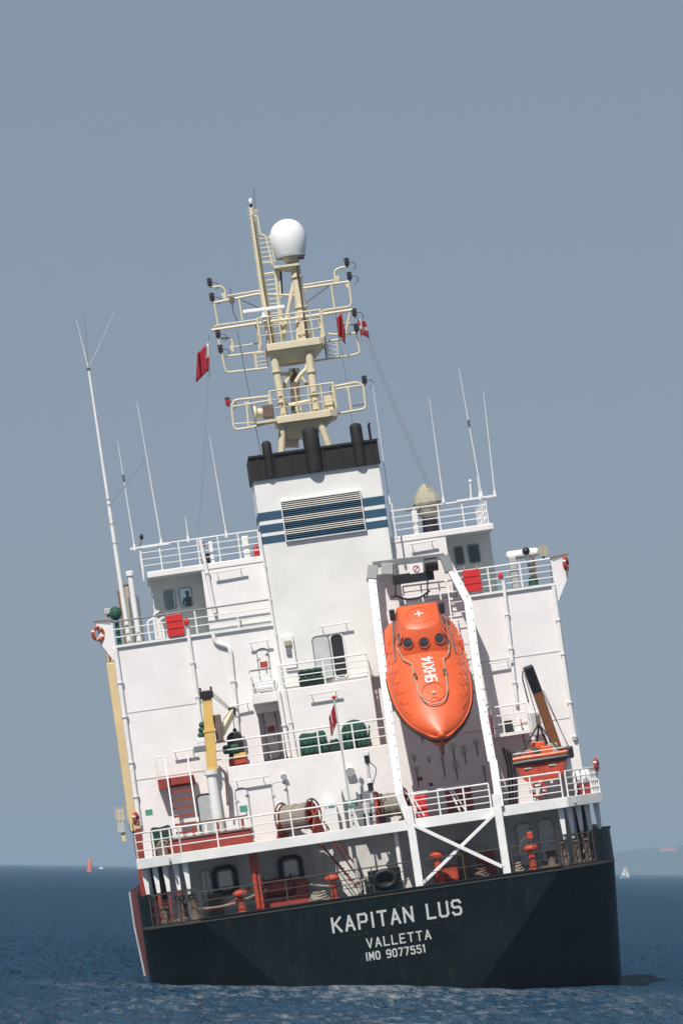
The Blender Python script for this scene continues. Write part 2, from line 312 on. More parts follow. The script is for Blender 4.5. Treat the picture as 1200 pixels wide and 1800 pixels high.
# ================================================================== THE SETTING
def axis_steps(a, b, c, d, fine, grow):
    """coordinates fine between b and c, growing outwards to a and d"""
    v = []; x = b; s = fine
    while x > a: x -= s; s *= grow; v.append(max(x, a))
    v = v[::-1]; n = round((c - b) / fine); v += [b + (c - b) * i / n for i in range(n + 1)]; x = c; s = fine
    while x < d: x += s; s *= grow; v.append(min(x, d))
    return v
def make_sea():
    xs = axis_steps(-19000, -40, 46, 19000, 0.42, 1.10); ys = axis_steps(-900, -62, 120, 20500, 0.42, 1.035)
    rnd = random.Random(3); comps = []
    for k in range(34):
        lam = 1.1 * 1.115 ** k * rnd.uniform(.9, 1.1); a = 0.012 * lam ** 0.22; th = R(-70) + rnd.gauss(0, 0.6)
        comps.append((2 * math.pi / lam * math.cos(th), 2 * math.pi / lam * math.sin(th), rnd.uniform(0, 6.28), a, lam))
    import numpy as np
    XX, YY = np.meshgrid(np.array(xs), np.array(ys)); H = np.zeros_like(XX)
    dx = np.gradient(np.array(xs)); dy = np.gradient(np.array(ys)); cell = np.maximum(dx[None, :], dy[:, None])
    for (kx, ky, ph, a, lam) in comps:
        fade = np.clip((lam / cell - 2.2) / 2.0, 0, 1); t = kx * XX + ky * YY + ph
        H += fade * a * (np.sin(t) + 0.22 * np.sin(2 * t + .6))
    nx, ny = len(xs), len(ys); V = np.stack([XX, YY, H], -1).reshape(-1, 3)
    I = np.arange(nx * ny).reshape(ny, nx); Fq = np.stack([I[:-1, :-1], I[:-1, 1:], I[1:, 1:], I[1:, :-1]], -1).reshape(-1, 4)
    me = bpy.data.meshes.new('sea'); me.vertices.add(len(V)); me.vertices.foreach_set('co', V.ravel()); me.loops.add(Fq.size); me.loops.foreach_set('vertex_index', Fq.ravel())
    me.polygons.add(len(Fq)); me.polygons.foreach_set('loop_start', np.arange(0, Fq.size, 4)); me.polygons.foreach_set('use_smooth', np.ones(len(Fq), bool)); me.update(); me.validate()
    o = bpy.data.objects.new('sea', me); col.objects.link(o); o['kind'] = 'structure'
    m = bpy.data.materials.new('sea_water'); m.use_nodes = True; t = m.node_tree; b = t.nodes['Principled BSDF']; N = t.nodes.new; L = t.links.new
    b.inputs['Roughness'].default_value = SEA_ROUGH; b.inputs['IOR'].default_value = 1.33; b.inputs['Specular IOR Level'].default_value = 0.0
    tc = N('ShaderNodeTexCoord')
    def noise(sx, sy, scale, det=4, ro=.6):
        mp = N('ShaderNodeMapping'); mp.inputs['Scale'].default_value = (sx, sy, 1); L(tc.outputs['Object'], mp.inputs[0])
        n = N('ShaderNodeTexNoise'); n.inputs['Scale'].default_value = scale; n.inputs['Detail'].default_value = det; n.inputs['Roughness'].default_value = ro; L(mp.outputs[0], n.inputs['Vector']); return n
    n1 = noise(1.3, .36, .9, 6, .62); n2 = noise(.9, .25, .25, 4); n3 = noise(.25, .06, .05, 3)
    ad = N('ShaderNodeMath'); ad.operation = 'MULTIPLY_ADD'; L(n2.outputs[0], ad.inputs[0]); ad.inputs[1].default_value = 2.0; L(n1.outputs[0], ad.inputs[2])
    bp = N('ShaderNodeBump'); bp.inputs['Strength'].default_value = 1; bp.inputs['Distance'].default_value = SEA_BUMP; L(ad.outputs[0], bp.inputs['Height']); L(bp.outputs[0], b.inputs['Normal'])
    r = N('ShaderNodeValToRGB'); r.color_ramp.elements[0].position = .35; r.color_ramp.elements[1].position = .68
    r.color_ramp.elements[0].color = (*SEA_LO, 1); r.color_ramp.elements[1].color = (*SEA_HI, 1); L(n3.outputs[0], r.inputs[0])
    # churned water and foam astern: a wake strip about the ship's track, in the sea's own coordinates
    sx = N('ShaderNodeSeparateXYZ'); L(tc.outputs['Object'], sx.inputs[0])
    def band(v, lo, hi, soft):
        a = N('ShaderNodeMapRange'); a.interpolation_type = 'SMOOTHSTEP'; a.inputs[1].default_value = lo - soft; a.inputs[2].default_value = lo + soft; L(v, a.inputs[0])
        c = N('ShaderNodeMapRange'); c.interpolation_type = 'SMOOTHSTEP'; c.inputs[1].default_value = hi + soft; c.inputs[2].default_value = hi - soft; L(v, c.inputs[0])
        q = N('ShaderNodeMath'); q.operation = 'MULTIPLY'; L(a.outputs[0], q.inputs[0]); L(c.outputs[0], q.inputs[1]); return q
    wk = N('ShaderNodeMath'); wk.operation = 'MULTIPLY'; L(band(sx.outputs[0], -9, 10, 9).outputs[0], wk.inputs[0]); L(band(sx.outputs[1], -400, 0, 16).outputs[0], wk.inputs[1])
    nf = noise(1, .22, 1.6, 8, .75); nf2 = noise(.5, .2, .2, 3)
    fm = N('ShaderNodeMath'); fm.operation = 'MULTIPLY_ADD'; L(nf2.outputs[0], fm.inputs[0]); fm.inputs[1].default_value = .5; L(nf.outputs[0], fm.inputs[2])
    nb = N('ShaderNodeMath'); nb.operation = 'MULTIPLY_ADD'; L(band(sx.outputs[1], -5, 2, 3).outputs[0], nb.inputs[0]); nb.inputs[1].default_value = .13; L(fm.outputs[0], nb.inputs[2]); fm = nb
    fr = N('ShaderNodeMapRange'); fr.inputs[1].default_value = .75; fr.inputs[2].default_value = 1.08; L(fm.outputs[0], fr.inputs[0])
    ff = N('ShaderNodeMath'); ff.operation = 'MULTIPLY'; L(fr.outputs[0], ff.inputs[0]); L(wk.outputs[0], ff.inputs[1])
    churn = N('ShaderNodeMix'); churn.data_type = 'RGBA'; cm = N('ShaderNodeMath'); cm.operation = 'MULTIPLY'; cm.inputs[1].default_value = .4; L(wk.outputs[0], cm.inputs[0]); L(cm.outputs[0], churn.inputs[0])
    L(r.outputs[0], churn.inputs[6]); churn.inputs[7].default_value = (.03, .08, .135, 1)
    fx = N('ShaderNodeMix'); fx.data_type = 'RGBA'; L(ff.outputs[0], fx.inputs[0]); L(churn.outputs[2], fx.inputs[6]); fx.inputs[7].default_value = (.55, .56, .54, 1)
    L(fx.outputs[2], b.inputs['Base Color'])
    rf = N('ShaderNodeMath'); rf.operation = 'MULTIPLY_ADD'; L(ff.outputs[0], rf.inputs[0]); rf.inputs[1].default_value = .6; rf.inputs[2].default_value = SEA_ROUGH; L(rf.outputs[0], b.inputs['Roughness'])
    gl = N('ShaderNodeBsdfGlossy'); gl.inputs['Roughness'].default_value = .18; L(bp.outputs[0], gl.inputs['Normal'])
    mx = N('ShaderNodeMixShader'); mx.inputs[0].default_value = .13; L(b.outputs[0], mx.inputs[1]); L(gl.outputs[0], mx.inputs[2]); L(mx.outputs[0], t.nodes['Material Output'].inputs[0])
    me.materials.append(m)
SEA_ROUGH, SEA_BUMP, SEA_LO, SEA_HI = 0.2, 1.7, (.011, .055, .108), (.015, .065, .126)
make_sea()
# far shore, fading in the haze
def far_shore():
    rnd = random.Random(5); n = 90; mb = MB(); D0 = 13500
    x0 = PW(820, D0).x; x1 = x0 + 9000
    for i in range(n + 1):
        t = i / n; x = x0 + (x1 - x0) * t
        h = 1.9 * (16 + 30 * min(1, t * 25)) * (.8 + .18 * math.sin(t * 31) + .12 * math.sin(t * 83 + 1) + .07 * rnd.random()) * min(1, t * 14 + .05)
        for (dy, k) in ((0, 0), (60, .55), (200, .92), (420, 1), (900, .5), (1300, -.05)): mb.v.append(Vector((x, D0 - DIST + dy + 40 * math.sin(t * 17), h * k - 1)))
    for i in range(n):
        for j in range(5): a = i * 6 + j; mb.f.append((a, a + 6, a + 7, a + 1))
    mb.build('far_shore', mat('shore_woods', (.05, .07, .05), .9, var=.5, scale=.02), None, True, kind='structure')
far_shore()
hz = MB().box(-20000, 20000, -1000, 21000, -3, 110).build('haze', WIRE, None, kind='stuff')
hm = bpy.data.materials.new('haze_air'); hm.use_nodes = True; t = hm.node_tree; t.nodes.remove(t.nodes['Principled BSDF'])
pv = t.nodes.new('ShaderNodeVolumePrincipled'); pv.inputs['Color'].default_value = (.50, .68, .86, 1); pv.inputs['Density'].default_value = HAZE_D
t.links.new(pv.outputs[0], t.nodes['Material Output'].inputs['Volume']); hz.data.materials.clear(); hz.data.materials.append(hm)
hz['label'] = 'pale summer haze over the sea'

# ================================================================== THE SHIP
SHIPROOT = thing('cargo_ship', 'black hulled cargo ship with white deckhouse heeling over to port', 'ship', (0, 0, 0))
S = SHIPROOT
DK, BW, UD, BD, PD, WD, RD = 4.05, 5.4, 7.0, 10.5, 13.6, 16.7, 19.7     # deck levels
def trans_y(z): return (DK - z) * 0.25
def trans_half(z): return 4.4 + 0.89 * z
HB = 10.6
def hull():
    zs = [DK, 3.2, 2.4, 1.6, .8, 0, -.8, -1.6, -2.4, -3.2]; nt_ = 14; mb = MB(); fwd = [9, 11.5, 14, 60, 95, 108, 116, 121]
    def fx(y, z):
        if y < 9.5: return HB
        if y <= 14: return HB + (y - 9) / 3.5 * (.36 if y < 13 else .36 * 3.5 / 5) * max(.15, min(1, (z + 1) / 5))
        if y <= 95: return HB + .36 * max(.15, min(1, (z + 1) / 5))
        return (HB + .36) * max(0.02, 1 - ((y - 95) / 26.5) ** 2)
    rows = []
    for z in zs:
        ht = max(trans_half(z), 1.5); yt = trans_y(z); ys = 3.0 + (DK - z) * .85; row = []
        for i in range(nt_ + 1):
            q = i / nt_; row.append((ht + (HB - ht) * (1 - (1 - q) ** 1.9), yt + (ys - yt) * q))
        row += [(fx(max(y, ys + 1), z), max(y, ys + .6 + .001 * k)) for k, y in enumerate(fwd)]
        rows.append(row)
    n = len(rows[0])
    for side in (-1, 1):
        o = len(mb.v)
        for z, row in zip(zs, rows):
            for (x, y) in row: mb.v.append(Vector((x * side, y, z)))
        for j in range(len(zs) - 1):
            for i in range(n - 1):
                if i >= nt_ + 1: continue
                a = o + j * n + i; mb.f.append((a, a + 1, a + n + 1, a + n))
    h = mb.build('hull', BLACKH, S, True)
    # forward part of the hull, red, a little wider than the stern
    mb = MB(); k0 = nt_ + 1
    for side in (-1, 1):
        o = len(mb.v)
        zz = [7.2 if False else 5.6] + zs
        for j, z in enumerate(zz):
            row = rows[max(0, j - 1)]
            for i in range(k0, n): mb.v.append(Vector((row[i][0] * side, row[i][1], z)))
        m_ = n - k0
        for j in range(len(zz) - 1):
            for i in range(m_ - 1): a = o + j * m_ + i; mb.f.append((a, a + 1, a + m_ + 1, a + m_))
    mb.build('forward_hull', HULLRED, S, True)
    mb = MB()
    for j, z in enumerate(zs):
        ht = max(trans_half(z), 1.5); mb.v += [Vector((-ht, trans_y(z), z)), Vector((ht, trans_y(z), z))]
    for j in range(len(zs) - 1): mb.f.append((2 * j, 2 * j + 1, 2 * j + 3, 2 * j + 2))
    mb.build('transom', BLACKH, S)
    for side in (-1, 1):        # rubbing strake: the pale vertical edge where the hull reaches its full beam
        MB().tube([(side * fx(12.4, z) + side * .05, 12.4, z) for z in (5.6, 4, 2.4, .8, -.8)], .05, 6).build('rubbing_strake', LGREY, S, True)
    # weld seams proud of the transom
    for z in (2.35, .75):
        ht = trans_half(z) - .02; MB().beam((-ht, trans_y(z) - .004, z), (ht, trans_y(z) - .004, z), .012, .035).build('weld_seam', BLACKH, S)
    # bulwark on the quarters: plates with open rail bays between
    top = rows[0]
    def plan(q):
        f = q * nt_; i = min(nt_ - 1, int(f)); t = f - i; return Vector((top[i][0] + (top[i + 1][0] - top[i][0]) * t, top[i][1] + (top[i + 1][1] - top[i][1]) * t, DK))
    for side in (-1, 1):
        def pp(q, z):
            v = plan(q); return Vector((v.x * side, v.y, z))
        def plate(q0, q1, name='bulwark'):
            mb = MB(); m = 6; o = []
            for k in range(m + 1):
                q = q0 + (q1 - q0) * k / m; a = pp(q, DK); inn = Vector((-side * .10, .10, 0))
                mb.v += [a, a + Z * (BW - DK), a + inn + Z * (BW - DK), a + inn]
            for k in range(m):
                for e in range(4): mb.f.append((4 * k + e, 4 * k + 4 + e, 4 * k + 4 + (e + 1) % 4, 4 * k + (e + 1) % 4))
            mb.f += [(0, 1, 2, 3), tuple(4 * m + i for i in (3, 2, 1, 0))]
            return mb.build(name, BLACKH, S)
        plate(.58 if side < 0 else .40, 1.0)
        mb = MB().tube([(side * HB, 3.0, BW + .02), (side * HB, 5.4, BW + .02), (side * HB, 10, BW + .05)], .06, 6); mb.build('bulwark_rail', BLACKH, S, True)
        MB().box(min(side * HB, side * (HB - .1)), max(side * HB, side * (HB - .1)), 3.0, 9.3, DK, BW).build('bulwark', BLACKH, S)
        hi = .58 if side < 0 else .40
        # rail bay
        pts = [pp(q, DK) for q in [.0 + hi * k / 6 for k in range(7)]]
        railing(S, pts, BW - DK - .05, .42, 3, RAILDK, .022, 'quarter_rail')
        # roller fairleads: pairs of rusty vertical rollers at the corners
        for q in ((.10, .24) if side < 0 else (.10, .26, .40)):
            c = pp(q, DK) + Vector((-side * .28, .28, 0)); f = MB().lathe(c, Z, [(.30, 0), (.30, .1), (.17, .16), (.15, .5), (.17, .9), (.24, .98), (.24, 1.05)], 14).build('fairlead_roller', RUST, S, True)
            MB().box(c.x - .22, c.x + .22, c.y - .22, c.y + .22, DK + 1.052, DK + 1.13).build('roller_cap', BLACKH, f)
    # deck sheet
    poly = [pp_ for pp_ in []]
    L = [(-x, y) for (x, y) in top[:nt_ + 1]]; Rr = [(x, y) for (x, y) in top[:nt_ + 1]]
    outline = [Vector((x, y + .01, DK - .16)) for (x, y) in L[::-1]] + [Vector((x, y + .01, DK - .16)) for (x, y) in Rr] + [Vector((HB - .01, 14, DK - .16)), Vector((-HB + .01, 14, DK - .16))]
    MB().prism(outline, (0, 0, .13)).build('mooring_deck', mat('mooring_deck_paint', (.045, .042, .038), .7, var=.3, rust=.4), S)
    MB().box(-10.5, 10.5, 14, 96, 5.0, 5.2).build('cargo_deck', DECKR, S)
    MB().tube([(-trans_half(DK), -.01, DK), (trans_half(DK), -.01, DK)], .045, 6).build('transom_edge', BLACKH, S, True)
hull()
# cargo holds forward of the house
for k, y in enumerate((22, 44, 66)): MB().box(-8, 8, y, y + 18, 5.21, 7.4).build('hatch_coaming', RED, S, bevel=.05)
# lettering on the transom
def tr_place(a, b):
    p0 = P(*a, .5); p1 = P(*b, .5); p0.y = trans_y(p0.z); z0 = (p0.z + p1.z) / 2
    def f(u, v, l):
        z = z0 + v; return Vector((p0.x + u, trans_y(z) - l, z))
    return f, p1.x - p0.x
f, wd = tr_place((586, 1639), (810, 1606)); [l_.build('name_letter', LETTER, S) for l_ in lettering('KAPITAN LUS', wd, .61, .10, f, 2.5)]
f, wd = tr_place((646, 1666), (757, 1650)); [l_.build('port_letter', LETTER, S) for l_ in lettering('VALLETTA', wd, .38, .06, f, 2.6)]
f, wd = tr_place((645, 1688), (747, 1674)); [l_.build('number_character', LETTER, S) for l_ in lettering('IMO 9077551', wd, .32, .06, f, 2.8)]

# ------------------------------------------------ deckhouse
MIDL, MIDR = P(388, 1420, 3.2).x, P(700, 1400, 3.2).x
# mooring-deck bulkhead: white darkened in the colour for its shade, plus grime streaks
MB().wall(-9.2, 9.2, DK - .02, UD - .40, [], 3.6, 3.75).build('mooring_deck_bulkhead', mat('shade_dimmed_grimy_white', (.64, .63, .60), .6, var=.25, scale=1.2, rust=.45, rustc=(.3, .22, .16), streak=True), S)
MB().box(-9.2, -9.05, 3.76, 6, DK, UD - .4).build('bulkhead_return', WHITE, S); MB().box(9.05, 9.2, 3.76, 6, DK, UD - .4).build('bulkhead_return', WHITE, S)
# upper deck with the stair opening
OX0, OX1 = P(548, 1480, 2).x, P(692, 1480, 2).x
ud = MB().wall(-8.4, 8.6, .42, 5.79, [(OX0, OX1, 1.0, 3.12)], UD - .10, UD, 'xy')
ud.prism([(-8.4, .42, UD), (-10.35, 2.8, UD), (-10.35, 5.79, UD), (-8.4, 5.79, UD)], (0, 0, -.1)); ud.prism([(8.6, .42, UD), (10.35, 2.4, UD), (10.35, 5.79, UD), (8.6, 5.79, UD)], (0, 0, -.1))
ud.build('upper_deck', DECKR, S)
edge = [(-10.38, 5.7), (-10.38, 2.8), (-8.42, .3), (8.62, .3), (10.38, 2.4), (10.38, 5.7)]
for i in range(5):
    a, b = Vector((*edge[i], UD - .2)), Vector((*edge[i + 1], UD - .2)); d = (b - a).normalized()
    MB().beam(a + d * .004, b - d * .004, .12, .46).build('deck_fascia', FASCIA, S, bevel=.02)
for x in range(-9, 10, 2): MB().beam((x + .02, .38, UD - .19), (x + .02, 3.58, UD - .19), .08, .17).build('deck_beam', GREYW, S)
# house block, tiers
HX0, HX1 = -10.05, 10.05
RCX0, RCX1 = P(456, 1280, 5.8).x, P(500, 1280, 5.8).x
MB().wall(HX0, HX1, UD - .3, WD - .02, [(RCX0, RCX1, BD + .02, 12.75)], 5.8, 6.0).build('house_aft_wall', WHITE, S)
MB().box(HX0, HX0 + .15, 6.01, 14, 5.2, WD - .02).build('house_side_wall', WHITE, S); MB().box(HX1 - .15, HX1, 6.01, 14, 5.2, WD - .02).build('house_side_wall', WHITE, S)
MB().box(HX0, HX1, 14.01, 14.2, 5.2, WD - .02).build('house_front_wall', WHITE, S)
MB().box(RCX0 - .02, RCX1 + .02, 7.0, 7.1, BD - .1, 12.9).build('recess_wall', WHITE, S); MB().box(RCX0 - .12, RCX0 - .02, 6.01, 6.99, BD, 12.9).build('recess_wall', WHITE, S)
MB().box(RCX1 + .02, RCX1 + .12, 6.01, 6.99, BD, 12.9).build('recess_wall', WHITE, S); MB().box(RCX0 - .12, RCX1 + .12, 6.01, 7.1, 12.91, 13.0).build('recess_ceiling', WHITE, S)
MB().box(MIDL, MIDR, 3.2, 5.79, UD + .002, BD).build('lower_tier', WHITE, S, bevel=.03)
MB().box(MIDL, MIDR, 3.24, 5.78, BD + .004, BD + .02).build('tier_deck', DECKR, S)
CBX0, CBX1 = P(503, 1280, 4.6).x, P(663, 1270, 4.6).x
MB().box(CBX0, CBX1, 4.6, 5.79, BD + .022, PD).build('middle_tier', WHITE, S, bevel=.03)
BLX0 = P(441, 1205, 4.6).x
MB().box(BLX0, CBX0 - .004, 4.6, 5.79, PD - .45, PD).build('side_balcony', WHITE, S, bevel=.02)
for z in (BD + .05, PD):        # horizontal weld seams, grey so their thin shadow line is in the colour
    for (a, b) in ((HX0 + .02, MIDL - .02), (3.2, HX1 - .02)): MB().beam((a, 5.797, z), (b, 5.797, z), .02, .04).build('weld_seam', LGREY, S)
MB().beam((HX0, 5.74, WD - .06), (HX1, 5.74, WD - .06), .12, .1).build('bridge_deck_edge', WHITE2, S)
MB().box(HX0, HX1, 5.76, 14.1, WD - .015, WD + .02).build('bridge_deck', mat('bridge_deck_paint', (.26, .32, .29), .7, var=.2), S)
# funnel casing
FX0, FX1, FY0, FY1, FT = -2.82, 2.93, 5.4, 9.2, 23.2
fn = MB().box(FX0, FX1, FY0, FY1, PD + .002, FT).build('funnel', CASING, S, bevel=.06)
def fz(px, py): return P(px, py, FY0).z
cx0, cx1 = FX0 - .10, FX1 + .02
cb = MB(); t_ = .12
cb.box(FX0 - .08, FX1 + .06, FY0 - .06, FY0 + .06, FT + .002, FT + 1.08); cb.box(FX0 - .08, FX1 + .06, FY1 - .06, FY1 + .06, FT + .002, FT + 1.08)
cb.box(FX0 - .08, FX0 + .04, FY0 + .061, FY1 - .061, FT + .002, FT + 1.08); cb.box(FX1 - .06, FX1 + .06, FY0 + .061, FY1 - .061, FT + .002, FT + 1.08)
cb.build('funnel_cap', SOOTB, fn)
MB().box(FX0, FX1, FY0 + .07, FY1 - .07, FT + .003, FT + .05).build('funnel_top_plate', SOOT, fn)
for k in range(8):
    x = FX0 + .3 + k * (FX1 - FX0 - .5) / 7; MB().box(x - .03, x + .03, FY0 - .13, FY0 - .062, FT + .02, FT + 1.04).build('cap_rib', SOOT, fn)
MB().box(FX0 - .1, FX1 + .08, FY0 - .15, FY0 - .062, FT + 1.0, FT + 1.1).build('cap_rim', SOOT, fn)
MB().box(FX0 - .1, FX1 + .08, FY0 - .15, FY0 - .062, FT - .02, FT + .06).build('cap_rim', SOOT, fn)
for (px, r, py) in ((467, .21, 779), (543, .37, 754), (623, .27, 747)):
    q = P(px, py, FY0 + .4); p0 = Vector((q.x, FY0 - .06 if r < .37 else FY0 + .1, FT + .05)); top = q.z - r * .3
    ex = MB().tube([(q.x, FY0 - .02, FT - .0), (q.x, FY0 - .02, top)], r, 18).build('exhaust_pipe', SOOTB, fn, True)
    MB().lathe((q.x, FY0 - .02, FT + .95), Z, [(r + .012, 0), (r + .012, top - FT - 1.0), (r * .96, top - FT - .93), (r * .8, top - FT - .88), (r * .45, top - FT - .83)], 18).build('exhaust_mouth', SOOT, ex, True)
c = P(649, 757, FY0); MB().tube([(c.x, FY0, FT + .9), (c.x, FY0, c.z + .25), (c.x + .05, FY0 - .05, c.z + .33)], .06, 8).build('vent_pipe', SOOT, fn, True)
# blue bands and the louvre
bz = [(fz(455, 902), fz(456, 917)), (fz(457, 924), fz(459, 938)), (fz(461, 944), fz(463, 957))]
LX0, LX1 = P(494, 885, FY0).x, P(640, 920, FY0).x; LZ1 = P(494, 884, FY0).z + .02; LZ0 = P(505, 950, FY0).z - .02
for (za, zb) in bz:
    for (a, b) in ((FX0 - .008, LX0 - .01), (LX1 + .01, FX1 + .008)): MB().box(a, b, FY0 - .012, FY0 + .5, zb, za).build('funnel_band', BLUE, fn)
    MB().box(FX0 - .008, FX0 + .02, FY0 + .51, FY1 - .1, zb, za).build('funnel_band', BLUE, fn); MB().box(FX1 - .02, FX1 + .008, FY0 + .51, FY1 - .1, zb, za).build('funnel_band', BLUE, fn)
lv = MB(); 
for (a, b, c, d) in ((LX0, LX1, LZ1, LZ1 + .04), (LX0, LX1, LZ0 - .04, LZ0), (LX0 - .04, LX0, LZ0 - .04, LZ1 + .04), (LX1, LX1 + .04, LZ0 - .04, LZ1 + .04)): lv.box(a, b, FY0 - .16, FY0 - .013, c, d)
lo = lv.build('louvre_frame', CASING, fn)
MB().box(LX0, LX1, FY0 - .03, FY0 - .014, LZ0, LZ1).build('louvre_back', DARK, fn)
ns = 19
for k in range(ns):
    z = LZ0 + (k + .5) * (LZ1 - LZ0) / ns; blue = any(b_ + .035 < z < a_ - .035 for (a_, b_) in bz)
    h = (LZ1 - LZ0) / ns
    MB().add([(LX0, FY0 - .14, z - h * .42), (LX1, FY0 - .14, z - h * .42), (LX1, FY0 - .05, z + h * .42), (LX0, FY0 - .05, z + h * .42),
              (LX0, FY0 - .12, z - h * .42), (LX1, FY0 - .12, z - h * .42), (LX1, FY0 - .034, z + h * .42), (LX0, FY0 - .034, z + h * .42)],
             [(0, 1, 2, 3), (7, 6, 5, 4), (0, 4, 5, 1), (2, 6, 7, 3), (1, 5, 6, 2), (0, 3, 7, 4)]).build('louvre_slat', BLUE if blue else STRIPE, lo)
for px in (575, 640):           # casing weld seams
    x = P(px, 1020, FY0).x; MB().box(x - .012, x + .012, FY0 - .006, FY0 - .001, PD + 2.4, LZ0 - .3).build('weld_seam', CASING, fn)
# dark open doorway with its grey door folded back, on the casing
q0, q1 = P(580, 1117, FY0), P(612, 1190, FY0)
dw = MB().prism(rr(q0.x, q1.x - .02, PD + .22, q0.z, .2, FY0 - .012), (0, .008, 0)).build('open_doorway', DARK, S)
MB().tube(rr(q0.x - .04, q1.x + .02, PD + .18, q0.z + .04, .24, FY0 - .02), .045, 6, closed=True).build('door_frame', WHITE2, dw, True)
q2 = P(547, 1120, FY0); od = MB().prism(rr(q2.x, q0.x - .1, PD + .2, q2.z, .2, FY0 - .05), (0, -.06, 0)).build('open_door', GREYW, S, bevel=.02)
MB().tube(rr(q2.x, q0.x - .1, PD + .2, q2.z, .2, FY0 - .115), .025, 6, closed=True).build('door_seal', GREY, od, True)
# ------------------------------------------------ wheelhouse
MX0, MX1 = P(358, 1030, 6.2).x, P(785, 960, 6.2).x
AX0, AX1 = P(259, 1012, 6.2).x, P(867, 925, 6.2).x
MB().box(AX0, AX1, 6.2, 12.9, RD - .16, RD + .12).build('wheelhouse_roof', WHITE, S, bevel=.03)
MB().box(MX0, FX0 - .004, 6.24, 6.36, WD + .02, RD - .162).build('wheelhouse_aft_wall', WHITE, S); MB().box(FX1 + .004, MX1, 6.24, 6.36, WD + .02, RD - .162).build('wheelhouse_aft_wall', WHITE, S)
MB().box(MX0, MX0 + .1, 6.361, 8.39, WD + .02, RD - .162).build('wheelhouse_return_wall', WHITE, S); MB().box(MX1 - .1, MX1, 6.361, 8.39, WD + .02, RD - .162).build('wheelhouse_return_wall', WHITE, S)
AY = 8.4
def win_px(a, b): 
    p = P(*a, AY); q = P(*b, AY); return (p.x, q.x, q.z, p.z)
lw = [win_px((287, 1039), (311, 1069)), win_px((314, 1035), (340, 1066))]
rw = [win_px((796, 962), (817, 991)), win_px((820, 958), (845, 988))]
def levelled(ws):
    z0 = sum(w_[2] for w_ in ws) / 2; z1 = sum(w_[3] for w_ in ws) / 2; return [(w_[0], w_[1], z0, z1) for w_ in ws]
lw = levelled(lw); rw = levelled(rw)
la = MB().wall(AX0 + .12, MX0 + .098, WD + .02, RD - .162, lw, AY, AY + .12).build('wing_wall', WHITE, S)
ra = MB().wall(MX1 - .098, AX1 - .05, WD + .02, RD - .162, rw, AY, AY + .12).build('wing_wall', WHITE, S)
for par, ws in ((la, lw), (ra, rw)):
    for w_ in ws:
        wn = MB().prism(rr(w_[0] - .005, w_[1] + .005, w_[2] - .005, w_[3] + .005, .12, AY + .03), (0, .012, 0)).build('window', GLASS, par)
        MB().tube(rr(w_[0], w_[1], w_[2], w_[3], .13, AY - .005), .035, 6, closed=True).build('window_frame', LGREY, wn, True)
WZ0, WZ1 = lw[0][2] - .25, lw[0][3] + .3
fw = [(-9.2 + .9 + 1.25 * k, -9.2 + .9 + 1.25 * k + 1.19, WZ0, WZ1) for k in range(13)]
fw = [h for h in fw if AX0 + .3 < h[0] and h[1] < AX1 - .3]
fo = MB().wall(AX0 + .12, AX1 - .05, WD + .02, RD - .162, fw, 12.6, 12.7).build('wheelhouse_front_wall', WHITE, S)
for h in fw: MB().box(h[0], h[1], 12.64, 12.65, h[2], h[3]).build('window', GLASS, fo)
for x in (AX0 + .12, AX1 - .15):
    MB().box(x, x + .1, AY + .121, 12.59, WD + .02, WZ0).build('wheelhouse_side_wall', WHITE, S); MB().box(x, x + .1, AY + .121, 12.59, WZ1, RD - .162).build('wheelhouse_side_wall', WHITE, S)
    MB().box(x + .04, x + .06, AY + .121, 12.59, WZ0, WZ1).build('window', GLASS, S)
MB().box(MX1 - 1.5, AX1 - .2, 9.9, 10.0, WD + .02, RD - .17).build('blackout_partition', DARK, S)  # dark partition added to black out the sky behind the starboard windows
MB().box(MX0 - 2.1, MX0 - .1, 9.4, 11.2, WD + .021, WD + .48).build('helm_platform', GREY, S)
MB().box(MX0 + .8, MX0 + 2.6, 8.8, 9.5, WD + .02, WD + 1.15).build('bridge_console', GREY, S)
# wing ends: short sloping outriggers beyond the house side
for s_, py in ((-1, 0), (1, 0)):
    x0, x1 = s_ * 10.06, s_ * 10.75
    MB().prism([(x0, 5.78, WD + .95), (x1, 5.78, WD + 1.1), (x1 - s_ * .05, 5.78, WD + .2), (x0, 5.78, WD - .9)], (0, 1.4, 0)).build('wing_end', WHITE, S)
    MB().beam((s_ * 10.0, 5.8, WD + 1.14), (s_ * 10.85, 5.8, WD + 1.2), .14, .08).build('wing_cap', BROWN, S)
# ------------------------------------------------ rails
railing(S, [(HX0, 5.8, WD), (MX0 + 1.3, 5.8, WD), (FX0 - .05, 5.8, WD)], 1.08, 1.7, 3, toprail=GREY)
railing(S, [(P(806, 1050, 5.8).x, 5.8, WD), (HX1, 5.8, WD)], 1.12, 1.4, 4)
a = P(252, 1004, 6.3).x; b = P(458, 970, 6.3).x; railing(S, [(a, 12.2, RD + .12), (a, 6.3, RD + .12), (MX0, 6.3, RD + .12), (b, 6.3, RD + .12)], 1.18, .95, 4, r=.028)
a = P(690, 935, 6.3).x; b = P(857, 912, 6.3).x; railing(S, [(a, 6.3, RD + .12), (b, 6.3, RD + .12), (b, 12.2, RD + .12)], 1.18, 1.0, 4, r=.028)
MB().beam((AX0 - .6, 6.25, RD + 1.27), (AX0 + 1.2, 6.25, RD + 1.27), .07, .09).build('antenna_outrigger', WHITE2, S)
MB().beam((AX1 - 1.5, 6.25, RD + 1.34), (AX1 + .35, 6.25, RD + 1.34), .08, .1).build('antenna_outrigger', WHITE2, S)
railing(S, [(MIDL + .05, 4.6, BD), (MIDL + .05, 3.26, BD), (MIDR - .05, 3.26, BD)], 1.15, 1.55, 3)
